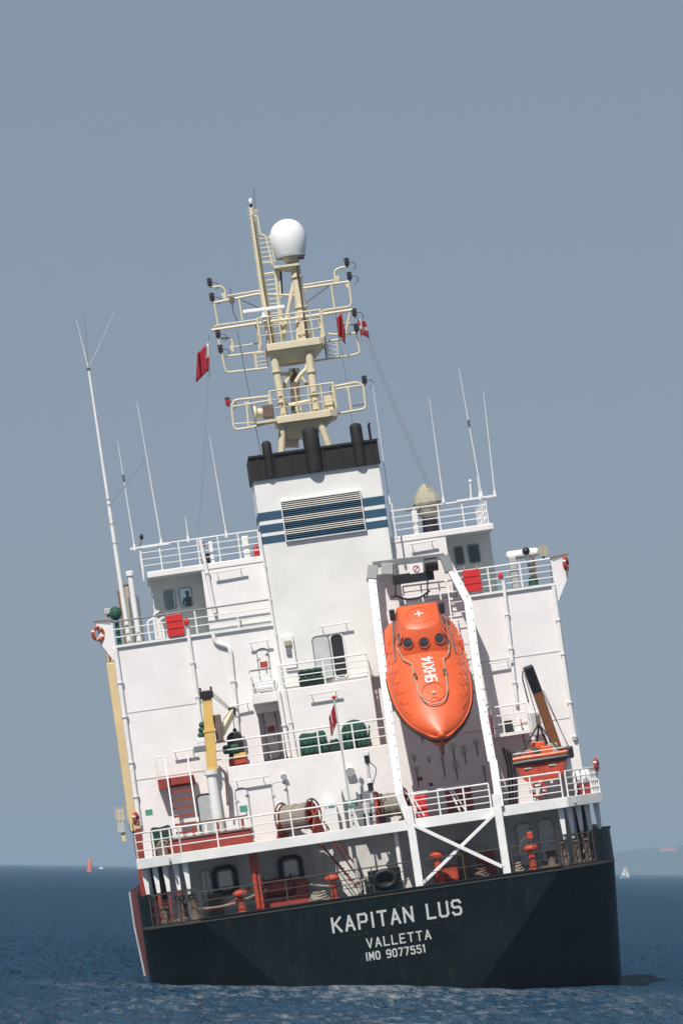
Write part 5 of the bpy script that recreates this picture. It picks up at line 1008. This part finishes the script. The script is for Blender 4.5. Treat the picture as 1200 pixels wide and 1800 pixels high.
# hoses on the wall by the starboard ladder
for k, px in enumerate((884, 890, 896)): a = P(px, 1318 + k * 4, 5.6); o = thing('hydraulic_hose', 'black hydraulic hose hanging on the shaded starboard wall', 'hose', (a.x, 5.6, UD + .02), 'hoses on the starboard wall'); MB().tube(arc([a, a - Z * .8 + X * .1, Vector((a.x - .05, 5.6, UD + .05))], .3), .04, 6).build('tube', BLACK, o, True); MB().lathe(a, Z, [(.06, 0), (.06, .1)], 8).build('coupling', RUST, o)
# ------------------------------------------------ port deck crane
cb_ = P(370, 1352, 2.9); cz = cb_.z; cb_.z = UD + .01
DC = thing('deck_crane', 'yellow hydraulic deck crane with black head on white pedestal', 'crane', cb_)
MB().lathe(cb_, Z, [(.38, 0), (.36, .1), (.26, .2), (.23, cz - UD - .3), (.32, cz - UD - .25), (.32, cz - UD - .05)], 18).build('pedestal', FASCIA, DC, True)
t0, t1, t2 = P(371, 1340, 2.9), P(368, 1285, 2.9), P(364, 1228, 2.9)
MB().beam(t0 - Z * .4, t1, .46, .44, (0, 1, 0)).build('lower_post', YELLOW, DC, bevel=.03); MB().beam(t1, t2, .43, .40, (0, 1, 0)).build('upper_post', YELLOW, DC, bevel=.03); MB().beam(t1 - Z * .05, t1 + Z * .08, .56, .5, (0, 1, 0)).build('post_collar', YELLOW, DC)
h_ = P(362, 1221, 2.9); MB().box(h_.x - .28, h_.x + .32, 2.6, 3.2, h_.z - .18, h_.z + .18).build('head', LAMPC, DC, bevel=.04)
for s_ in (-.22, .26): MB().tube([(h_.x + s_, 2.9, h_.z + .18), (h_.x + s_, 2.9, h_.z + .33)], .05, 6).build('sheave', LAMPC, DC)
j0, j1 = P(388, 1290, 3.3), P(408, 1251, 4.7); MB().beam(j0, j1, .26, .30).build('jib', CREAM, DC, bevel=.02); MB().box(j1.x - .16, j1.x + .16, j1.y - .16, j1.y + .16, j1.z - .2, j1.z + .2).build('jib_tip', LAMPC, DC, bevel=.04)
for k in (-.1, .02, .14): MB().tube([h_ + Vector((.25, 0, k)), j1 + Vector((0, 0, k * .6))], .016, 5).build('luffing_wire', WIRE, DC)
MB().tube([j1, j1 - Z * .75], .02, 5).build('hoist_wire', WIRE, DC); MB().lathe(j1 - Z * 1.0, Z, [(.03, 0), (.09, .06), (.09, .2), (.03, .26)], 10).build('hook', LAMPC, DC, True)
q = P(383, 1280, 3.0); MB().box(q.x - .14, q.x + .2, 2.9, 3.3, q.z - .6, q.z + .6).build('cylinder_housing', RUST, DC, bevel=.03)
for k in range(3): q = P(356 - k, 1274 + k * 9, 2.9); MB().ball(q, .17, .17, .14, 10, 6).build('hydraulic_motor', GREEN, DC, True)
q = P(358, 1315, 2.85); MB().box(q.x - .45, q.x + .1, 2.65, 3.1, q.z - .15, q.z + .12).build('valve_block', GREY, DC, bevel=.03); q = P(352, 1302, 2.85); MB().box(q.x - .15, q.x + .2, 2.6, 2.9, q.z - .1, q.z + .12).build('control_box', DOME, DC, bevel=.02)
for k, (dx, dz) in enumerate(((.55, -1.2), (.62, -1.5))): MB().tube(arc([t0 + Vector((.3, -.1, -.2)), t0 + Vector((dx, -.15, -.6)), t0 + Vector((dx - .1, -.1, dz - .8))], .2), .04, 6).build('hydraulic_hose', RUST, DC, True)
# ------------------------------------------------ gear on the tier decks
def arch_cover(label, a, b, Y, dep, m_, name, z0, arched=True, cat='canvas cover', base=None):
    p, q = P(*a, Y), P(*b, Y); x0, x1, z1_ = p.x, q.x, p.z; o = thing(name, label, cat, ((x0 + x1) / 2, Y + dep / 2, z0)); r_ = (x1 - x0) / 2; cx = (x0 + x1) / 2
    if arched: poly = [(x0, Y, z0 + .002)] + [(cx - r_ * math.cos(t), Y, max(z0 + .1, z1_ - r_ * .9) + r_ * .9 * math.sin(t)) for t in [math.pi * k / 14 for k in range(15)]] + [(x1, Y, z0 + .002)]
    else: poly = [(x0, Y, z0 + .002), (x0 + .03, Y, z1_ - .12), (x0 + .15, Y, z1_), (cx, Y, z1_ - .05), (x1 - .12, Y, z1_ + .02), (x1, Y, z1_ - .1), (x1 + .04, Y, z0 + .002)]
    mb = MB().prism(poly, (0, dep, 0)); mb.build('cover', m_, o, False, bevel=.05)
    return o, (x0, x1, z1_)
o, g = arch_cover('green tarpaulin over a low box on the tier deck', (524, 1290), (578, 1330), 3.75, .75, GREEN, 'tarpaulin_box', BD + .02, False)
for k in range(5): x = g[0] + .1 + k * .25; MB().tube([(x, 3.735, BD + .06), (x + .05, 3.72, BD + .5), (x - .03, 3.735, g[2] - .12)], .035, 5).build('fold', GREEN, o, True)
o, g = arch_cover('round reel under green tarpaulin on the tier deck', (598, 1268), (651, 1325), 3.75, .75, GREEN, 'tarpaulin_reel', BD + .02, True)
for k in range(6): x = g[0] + .12 + k * .22; MB().tube([(x, 3.735, BD + .06), (x - .04, 3.72, BD + .5), (x + .03, 3.735, BD + .95)], .04, 5).build('fold', GREEN, o, True)
o, g = arch_cover('green tarpaulin roll between the box and the reel', (577, 1300), (600, 1328), 3.8, .6, DGREEN, 'tarpaulin_bundle', BD + .02, False)
o, g = arch_cover('dark green covered gear heaped behind the port corner rail', (262, 1455), (306, 1490), 3.6, .9, DGREEN, 'covered_gear', UD + .002, False)
MB().box(g[0] + .2, g[0] + .7, 3.3, 3.58, UD + .004, UD + .55).build('crate', RUST, o, bevel=.03); MB().tube(arc([(g[0], 3.5, UD + .1), (g[0] + .5, 3.4, UD + .8), (g[1], 3.5, UD + .3)], .3), .05, 6).build('lashing_rope', ROPE, o, True)
o, g = arch_cover('black domed reel with red base beside the deck crane', (397, 1288), (433, 1345), 4.3, .7, LAMPC, 'hose_reel', BD + .02, True, 'reel'); MB().box(g[0] - .05, g[1] + .05, 4.05, 4.29, BD + .022, BD + .35).build('base', VENT, o, bevel=.03); MB().box(g[0] - .25, g[0] + .5, 3.9, 4.2, BD + .6, BD + 1.0).build('green_cover', GREEN, o, bevel=.1); MB().box(g[0] + .2, g[0] + .75, 4.0, 4.2, BD + .36, BD + .58).build('crate', YELLOW, o)
p, q = P(524, 1186, 4.85), P(570, 1205, 4.85); o = thing('net_roll', 'dark green rolled netting lying on the platform by the open door', 'netting', ((p.x + q.x) / 2, 4.9, PD)); 
for (z, r_) in ((PD + .24, .24), (PD + .62, .17)): MB().lathe((p.x, 4.95, z), X, [(r_ * .7, 0), (r_, .08)] + [(r_ * (1 + .1 * math.sin(k * 2.3)), .08 + (q.x - p.x - .16) * k / 8) for k in range(1, 8)] + [(r_, q.x - p.x - .08), (r_ * .7, q.x - p.x)], 12).build('roll', DGREEN, o, False)
p, q = P(446, 1212, 5.0), P(486, 1206, 5.0); o = thing('balcony_raft', 'white canister lying on the small side balcony', 'canister', ((p.x + q.x) / 2, 5.1, PD)); MB().lathe((p.x + .15, 5.15, PD + .27), X, [(.15, 0), (.24, .05), (.25, .9), (.15, .96)], 14).build('canister', DOME, o, True); MB().box(p.x + .3, p.x + .9, 5.05, 5.25, PD + .002, PD + .05).build('cradle', GREY, o)
# rope drums
def drum(label, px, py, Y, r_, L_, yaw_, name='mooring_rope_reel'):
    p = P(px, py, Y); zc = UD + r_ + .2; c = Vector((p.x, Y, zc)); ax = Vector((math.cos(yaw_), -math.sin(yaw_), 0)); sd_ = Vector((math.sin(yaw_), math.cos(yaw_), 0))
    o = thing(name, label, 'reel', (p.x, Y, UD), 'rope reels on the upper deck'); e0 = c - ax * L_ / 2; e1 = c + ax * L_ / 2
    for e_, sg in ((e0, -1), (e1, 1)):
        f_ = MB().lathe(e_, ax * sg, [(r_ * .93, 0), (r_ * .93, .03), (r_ * .5, .035), (r_ * .48, -.0)], 28).build('flange', RED, o, True); MB().tube(disc(e_ + ax * sg * .1, ax, r_ + .05, 30), .04, 6, closed=True).build('rim', RUST, f_, True)
        for k in range(3):
            a_ = math.pi * k / 3 + .4; d_ = (sd_ * math.cos(a_) + Z * math.sin(a_)) * r_; q = e_ + ax * sg * .09; MB().beam(q - d_, q + d_, .07, .07, ax).build('spoke', VENT, f_)
    n_ = 24; prof = [(r_ * .84 + (.028 if k % 2 else 0) + .02 * math.sin(k * .37), .04 + (L_ - .08) * k / (n_ * 2)) for k in range(n_ * 2 + 1)]
    MB().lathe(e0, ax, prof, 24).build('rope_coil', ROPE, o)
    for e_, sg in ((e0, -1), (e1, 1)):
        q = e_ + ax * sg * .2; MB().prism([q - sd_ * .55 - Z * (zc - UD - .002), q + sd_ * .55 - Z * (zc - UD - .002), q + sd_ * .1 + Z * .08, q - sd_ * .1 + Z * .08], ax * sg * .07).build('bearing_stand', RED, o)
        MB().tube([e_, q + ax * sg * .1], .08, 8).build('axle', RUST, o, True)
drum('wide rope reel with red flanges in front of the port doors', 523, 1430, 1.9, .66, 1.35, R(32))
drum('beige rope reel close beside the davit leg', 686, 1405, 2.0, .6, 1.1, R(-15))
p = P(648, 1405, 2.7); o = thing('reel_shadow_disc', 'dark grey round disc standing in for a rope reel shadow behind the stern light pole', 'winch', (p.x, 2.75, UD)); rr2 = .72
MB().prism([(p.x - .5, 2.7, UD + .002)] + [(p.x - rr2 * math.cos(t), 2.7, UD + .85 + rr2 * math.sin(t)) for t in [math.pi * k / 16 for k in range(17)]] + [(p.x + .6, 2.7, UD + .002)], (0, .12, 0)).build('guard', GREY, o); MB().box(p.x - .35, p.x + .0, 2.5, 2.69, UD + .55, UD + 1.05).build('gear_box', LGREY, o, bevel=.04); MB().box(p.x - .25, p.x - .1, 2.5, 2.69, UD + .002, UD + .54).build('stand', LGREY, o)  # solid grey disc models the shadow of the rope reel covers
o, g = boxthing('deck_locker', 'white deck locker with green label between the rope reels', 'locker', (567, 1412), (597, 1455), 2.6, .5, WHITE2, z0=UD + .002); MB().box(g[0] + .08, g[1] - .08, 2.585, 2.599, g[5] - .25, g[5] - .08).build('label_plate', SIGNG, o)
o, g = boxthing('deck_vent', 'narrow dark grey vent trunk behind the ensign staff', 'vent', (601, 1400), (611, 1452), 2.75, .3, GREY, z0=UD + .002); MB().prism([(g[0] - .02, 2.74, g[5] + .002), (g[1] + .02, 2.74, g[5] + .002), ((g[0] + g[1]) / 2, 2.74, g[5] + .3)], (0, .32, 0)).build('hood', GREY, o)
# stern light pole
a = P(657, 1435, .55); a.z = UD; b = P(645, 1335, .55); o = thing('stern_light_pole', 'grey pole with two black stern lanterns at the upper deck rail', 'lamp post', a); MB().tube([a, b], .07, 10).build('pole', GREYW, o, True)
for t in (1.0, .58): c = a.lerp(b, t); l_ = MB().lathe(c - Z * .16, Z, [(.14, 0), (.15, .03), (.12, .06), (.12, .26), (.15, .29), (.1, .34)], 12).build('lantern', LAMPC, o, True); MB().lathe(c + Z * .19, Z, [(.13, 0), (.13, .14), (.06, .18)], 12).build('lens', WHITE2, l_, True)
MB().tube(arc([a.lerp(b, .98), a.lerp(b, .85) + X * .4, a.lerp(b, .6) + X * .1], .3), .02, 6).build('cable', BLACK, o, True)
c = P(614, 1352, 3.1); o = thing('floodlight', 'white floodlight on the lower tier wall by the ensign staff', 'floodlight', c - Z * .2); MB().lathe(c + Vector((0, .02, 0)), (0, -1, -.5), [(.1, 0), (.2, .1), (.22, .3)], 14).build('reflector', WHITE2, o, True); MB().tube([c, (c.x, 3.19, c.z + .15)], .035, 6).build('arm', WHITE2, o)
c = P(498, 1362, 3.1); o = thing('floodlight', 'small white floodlight on the lower tier wall above the doors', 'floodlight', c - Z * .2); MB().lathe(c, (0, -1, -.5), [(.08, 0), (.13, .08), (.15, .2)], 12).build('reflector', WHITE2, o, True); MB().tube([c, (c.x, 3.19, c.z + .1)], .03, 6).build('arm', WHITE2, o)
# red coaming with bollards on the port upper deck
p, q = P(292, 1460, 1.9), P(440, 1440, 1.9); o = thing('port_winch_bed', 'long red machinery bed behind the port upper deck rail', 'machinery bed', ((p.x + q.x) / 2, 2.2, UD)); MB().box(p.x, q.x, 1.9, 2.7, UD + .002, UD + .62).build('bed', RED, o, bevel=.03); MB().box(p.x - .05, q.x + .05, 1.85, 2.75, UD + .622, UD + .70).build('bed_top', RUST, o)
for k in range(5): x = p.x + 1.2 + k * .55; MB().box(x - .06, x + .06, 2.0, 2.1, UD + .702, UD + 1.2).build('roller_post', WHITE2 if k % 2 else RED, o)
MB().beam((p.x + 1.0, 2.05, UD + 1.24), (q.x - .1, 2.05, UD + 1.24), .1, .08).build('roller_bar', RUST, o)
p = P(746, 1410, 1.5); o, g = boxthing('fire_hose_box', 'bright red hose box between the davit legs', 'box', (722, 1400), (752, 1428), 1.5, .6, BRED, z0=UD + .002); MB().box(g[0] + .06, g[1] - .06, 1.485, 1.499, g[4] + .08, g[5] - .08).build('box_door', BRED, o)
o, g = boxthing('red_locker', 'low red locker on the shaded deck under the lifeboat', 'locker', (782, 1388), (830, 1402), 3.4, .5, RED, z0=UD + .002); MB().box(g[0] - .03, g[1] + .03, 3.37, 3.93, g[5] + .002, g[5] + .06).build('lid', RED, o)
for px in (735, 808): c = P(px, 1420, .9); c.z = UD; o = thing('rail_strut', 'white sloping strut at the rail beside the red hose box' if px == 735 else 'white sloping strut at the rail in front of the low red locker', 'strut', c, 'struts at the davit rail'); MB().beam(c, c + Vector((-.35, 0, 1.15)), .08, .08).beam(c + X * .25, c + Vector((-.25, 0, 1.15)), .06, .06).build('strut', WHITE2, o); MB().beam(c + Vector((-.9, 0, 1.18)), c + Vector((.5, 0, 1.18)), .06, .05).build('bar', WHITE2, o)
# ------------------------------------------------ mooring deck gear
def mushroom(label, px, top_py, Y=.7, r_=.16):
    t = P(px, top_py, Y); b = Vector((t.x, Y, DK)); o = thing('mushroom_vent', label, 'vent', b, 'red mushroom vents on the mooring deck'); h = t.z - DK
    MB().lathe(b, Z, [(r_ * 1.5, 0), (r_ * 1.5, .05), (r_, .08), (r_, h - .28)], 14).build('stem', VENT, o, True); MB().lathe(b + Z * (h - .3), Z, [(r_ * 1.1, 0), (r_ * 2.0, .06), (r_ * 2.1, .14), (r_ * 1.6, .24), (r_ * .6, .3)], 16).build('cap', VENT, o, True)
mushroom('red mushroom vent by the port hose coil', 421, 1564); mushroom('red mushroom vent beside the foot of the companion stair', 582, 1537); mushroom('red mushroom vent behind the crossed braces', 766, 1496); mushroom('red mushroom vent on the starboard side near the white doors', 931, 1484)
def hosecoil(label, px, py):
    c = P(px, py, 3.5); o = thing('hose_coil', label, 'hose', c - Z * .6, 'black hoses round white boxes'); bx = MB().box(c.x - .3, c.x + .3, 3.36, 3.597, c.z - .33, c.z + .36).build('box', WHITE2, o, bevel=.04)
    for k in range(3): MB().tube([v + Vector((0, -.04 * k, 0)) for v in rr(c.x - .42 - .05 * k, c.x + .42 + .05 * k, c.z - .55 - .06 * k, c.z + .48 + .04 * k, .3, 3.45)], .045, 6, closed=True).build('hose', BLACK, o, True)
hosecoil('black hose coiled round a white box behind the port vent', 396, 1545); hosecoil('black hose coiled round a white box above the red winch', 511, 1527)
p, q = P(455, 1580, 1.9), P(545, 1565, 1.9); o = thing('mooring_winch', 'dark red mooring winch on the shaded mooring deck', 'winch', ((p.x + q.x) / 2, 2.3, DK)); MB().box(p.x, q.x, 1.9, 2.9, DK + .002, DK + .35).build('bed', RED, o, bevel=.03); MB().lathe((p.x + .3, 2.4, DK + .85), X, [(.55, 0), (.55, .06), (.4, .07), (.42, .7), (.4, 1.2), (.55, 1.21), (.55, 1.28)], 20).build('drum', RED, o, True); MB().box(p.x + 1.62, q.x - .05, 2.0, 2.8, DK + .352, DK + 1.1).build('gearbox', RED, o, bevel=.08); MB().tube([(p.x + .1, 2.4, DK + .85), (q.x, 2.4, DK + .85)], .09, 10).build('shaft', RUST, o, True)
p, q = P(768, 1548, 1.6), P(806, 1535, 1.6); o = thing('capstan', 'bright red winch gear behind the crossed braces', 'winch', ((p.x + q.x) / 2, 1.9, DK)); MB().box(p.x + .25, q.x, 1.6, 2.3, DK + .002, DK + .75).build('gearbox', VENT, o, bevel=.12); MB().lathe((p.x - .1, 1.9, DK + .35), X, [(.22, 0), (.15, .1), (.15, .25), (.22, .34)], 14).build('warping_head', VENT, o, True); MB().box(p.x - .1, p.x + .25, 1.8, 2.0, DK + .002, DK + .3).build('stand', VENT, o)
o, g = boxthing('storage_bin', 'dark red storage bin on the mooring deck near starboard leg', 'bin', (838, 1500), (874, 1540), 2.4, .8, RED, z0=DK + .002); MB().box(g[0] - .03, g[1] + .03, 2.37, 3.23, g[5] + .002, g[5] + .07).build('lid', RUST, o)
for k, (lab, a_, b_) in enumerate((('slack tan mooring rope from the red winch to the port rollers', (470, 1562), (345, 1598)), ('tan mooring rope running along the stern rail past the companion stair', (545, 1555), (655, 1540)), ('red tinted mooring rope sagging over the port stern rail', (440, 1560), (362, 1600)))):
    p_ = P(*a_, 1.5); q_ = P(*b_, .6); n_ = 10; o = thing('mooring_rope', lab, 'rope', q_); MB().tube([p_.lerp(q_, t / n_) - Z * .22 * math.sin(math.pi * t / n_) for t in range(n_ + 1)], .045, 6).build('strand', (ROPE, ROPE, RED)[k], o, True)
for (lab, px_, py_, r_) in (('heap of tan mooring rope beside the red winch', 560, 1572, .42), ('heap of tan mooring rope near the starboard rollers', 905, 1530, .36), ('heap of dark rope under the crossed braces', 845, 1545, .34)):
    c_ = P(px_, py_, 1.3); c_.z = DK; o = thing('rope_heap', lab, 'rope', c_, 'rope heaps on the mooring deck')
    for k in range(4):
        rr3 = r_ * (1 - .13 * k); MB().tube([c_ + Vector((rr3 * math.cos(t) * (1 + .12 * math.sin(3 * t + k)) + .04 * math.sin(k * 5), rr3 * math.sin(t) * .9, .06 + .1 * k + .03 * math.sin(2 * t + k))) for t in [2 * math.pi * i / 22 for i in range(22)]], .06, 6, closed=True).build('turn', ROPE if px_ != 845 else RUST, o, True)
for (lab, a_, b_, m_) in (('dark grey store box against the shaded bulkhead by the stair', (640, 1545), (662, 1572), GREY), ('rusty tool chest against the shaded bulkhead under the port hose', (365, 1575), (392, 1600), RUST), ('brown crate against the shaded bulkhead behind the crossed braces', (800, 1480), (826, 1530), BROWN)):
    o, g = boxthing('deck_chest', lab, 'chest', a_, b_, 2.9, .6, m_, 'chests on the mooring deck', .03, DK + .002); MB().box(g[0] - .02, g[1] + .02, 2.88, 3.52, g[5] + .002, g[5] + .06).build('lid', m_, o)
# panama chock
c = P(676, 1541, .12); o = thing('panama_chock', 'round dark mooring chock in the stern bulwark', 'chock', (c.x, .1, DK)); ax_ = Vector((0, -1, 0)); ring = [Vector((c.x + .46 * math.cos(t), .12, DK + .56 + .34 * math.sin(t))) for t in [2 * math.pi * k / 26 for k in range(26)]]
MB().tube(ring, .13, 10, closed=True).build('ring', BLACKH, o, True); MB().prism([Vector((v.x, .30, v.z)) for v in ring], (0, .02, 0)).build('throat', DARK, o); MB().wall(c.x - .72, c.x + .72, DK + .002, DK + 1.0, [(c.x - .42, c.x + .42, DK + .28, DK + .84)], .14, .22).build('plate', BLACKH, o)
for (lab, px) in (('pair of rusty bollards on the port quarter', 300), ('pair of rusty bollards on the starboard quarter', 960)):
    c = P(px, 1560, 1.9); c.z = DK; o = thing('bollard', lab, 'bollard', c, 'mooring bollards'); MB().box(c.x - .7, c.x + .7, 1.65, 2.15, DK + .002, DK + .1).build('bed', RUST, o)
    for s_ in (-.4, .4): MB().lathe((c.x + s_, 1.9, DK + .101), Z, [(.2, 0), (.18, .1), (.18, .5), (.24, .56), (.24, .64)], 14).build('post', RUST, o, True)
c = P(930, 1468, .9); o = thing('deck_lamp', 'small red lamp on a bent stalk above the starboard vent', 'lamp', P(912, 1500, .9)); MB().tube(arc([P(912, 1500, .9), P(915, 1478, .9), c], .3), .025, 6).build('stalk', RUST, o, True); MB().box(c.x - .12, c.x + .14, .8, 1.0, c.z - .2, c.z + .16).build('head', VENT, o, bevel=.05)
# ------------------------------------------------ cargo crane forward of the house, port side
cc = Vector((-11.0, 15, 0)); a = P(214, 1465, 15); b = P(190, 1165, 15)
CCr = thing('cargo_crane', 'buff cargo crane column showing past the port side of the deckhouse', 'crane', (P(222, 1470, 15).x, 15, 5.2)); xl, xr = P(206, 1300, 15).x, -9.3
MB().box(xl, xr, 15, 16.6, a.z, b.z).build('column', BUFF, CCr, bevel=.05); MB().box(xl + .1, xr, 15.1, 16.5, 5.21, a.z - .002).build('column_foot', HULLRED, CCr)
p = P(190, 1160, 15); MB().box(xl + .05, xl + .6, 15.1, 15.5, b.z + .002, b.z + .75).build('winch_frame', BROWN, CCr, bevel=.03)
for k in range(3): MB().tube([(xl + .12 + k * .18, 15.05, b.z + .01), (xl + .12 + k * .18, 15.05, b.z + .8)], .05, 6).build('guide', BUFF, CCr)
p, q = P(202, 1425, 14.7), P(224, 1478, 14.7); bx = MB().box(p.x, q.x, 14.4, 14.98, q.z + .4, p.z).build('service_platform', LGREY, CCr, bevel=.03); MB().box(p.x + .15, q.x - .05, 14.5, 14.9, q.z, q.z + .398).build('platform_bracket', BUFF, CCr)
for k in range(4): MB().tube([(p.x + .05 + k * .17, 14.38, p.z - .5), (p.x + .05 + k * .17, 14.38, p.z + .15)], .03, 6).build('guard_post', BUFF, bx)
# ================================================================== ON THE WATER
def buoy():
    p = PW(158, 3050); o = thing('channel_buoy', 'tall red conical navigation buoy on the open sea', 'buoy', (p.x, p.y, -.3), ship=False); bb = Vector((p.x, p.y, 0)); mr = mat('buoy_red', (.72, .13, .08), .5)
    MB().lathe(bb - Z * .8, Z, [(1.6, 0), (1.95, .4), (1.95, 1.6), (1.5, 2.0)], 20).build('float', mr, o, True); MB().lathe(bb + Z * 1.2, Z, [(1.75, 0), (1.3, 4.2), (.75, 7.4), (.6, 7.6)], 16).build('tower', mr, o, True)
    MB().lathe(bb + Z * 8.8, Z, [(.3, 0), (.4, .2), (.35, .9), (.1, 1.1)], 10).build('lantern', mr, o, True); MB().tube([bb + Z * 9.8, bb + Z * 11.6], .1, 6).build('topmark_staff', mr, o); MB().lathe(bb + Z * 11.4, Z, [(.5, 0), (.5, .8)], 10).build('topmark', mr, o)
    for k in range(4): a = math.pi / 2 * k + .4; MB().box(bb.x + math.cos(a) * 1.05 - .2, bb.x + math.cos(a) * 1.05 + .2, bb.y + math.sin(a) * 1.05 - .2, bb.y + math.sin(a) * 1.05 + .2, 3.6, 4.6).build('panel', WHITE2, o)
buoy()
def sailboat(label, px, dist, hgt, yaw):
    p = PW(px, dist); o = thing('sailboat', label, 'sailboat', (p.x, p.y, 0), ship=False); c, s_ = math.cos(yaw), math.sin(yaw)
    def q(u, v, z): return Vector((p.x + u * c - v * s_, p.y + u * s_ + v * c, z))
    L_ = hgt * .42; mb = MB(); st_ = [(-L_, .9), (-L_ * .4, 1.3), (L_ * .3, 1.1), (L_, .05)]
    for (u, w_) in st_: mb.v += [q(u, -w_, 1.1), q(u, -w_ * .6, -.3), q(u, w_ * .6, -.3), q(u, w_, 1.1)]
    for k in range(3):
        for e_ in range(4): mb.f.append((4 * k + e_, 4 * k + (e_ + 1) % 4, 4 * k + 4 + (e_ + 1) % 4, 4 * k + 4 + e_))
    mb.f += [(0, 1, 2, 3), (15, 14, 13, 12)]; mb.build('hull', DOME, o); MB().tube([q(.3, 0, 1), q(.3, 0, hgt)], .1, 6).build('mast', WIRE, o)
    MB().prism([q(.1, 0, 2.0), q(.1, 0, hgt * .97), q(-L_ * .85, .3, 2.1)], (0, .03, 0)).build('mainsail', SAIL, o); MB().prism([q(.5, 0, hgt * .88), q(L_ * .95, .1, 1.5), q(.5, .5, 1.6)], (0, .03, 0)).build('jib', SAIL, o)
sailboat('small white sailboat near the hazy far shore', 1098, 3900, 11, R(25)); 
p = PW(178, 5200); o = thing('motorboat', 'tiny white motorboat on the horizon beside the red buoy', 'boat', (p.x, p.y, 0), ship=False)
MB().prism([(p.x - 2.4, p.y, 1.2), (p.x + 2.8, p.y, 1.5), (p.x + 2, p.y, -.3), (p.x - 2.2, p.y, -.3)], (0, 2.4, 0)).build('hull', DOME, o); MB().box(p.x - 1.2, p.x + .8, p.y + .4, p.y + 2, 1.4, 2.4).build('cabin', DOME, o, bevel=.1)
p = PW(1173, 13700); g = thing('shore_hall', 'red roofed long building on the hazy far shore', 'building', (p.x, p.y, 58), ship=False); mr = mat('far_red_roof', (.55, .10, .06), .7)
MB().box(p.x - 24, p.x + 24, p.y, p.y + 20, 56, 74).build('wall', mat('far_wall', (.7, .6, .52), .7), g); MB().prism([(p.x - 25, p.y - .5, 74.05), (p.x - 25, p.y + 20.5, 74.05), (p.x - 25, p.y + 10, 82)], (50, 0, 0)).build('roof', mr, g)
for k in range(6): MB().box(p.x - 21 + k * 8, p.x - 18 + k * 8, p.y - .1, p.y - .01, 66, 71).build('window', DARK, g)
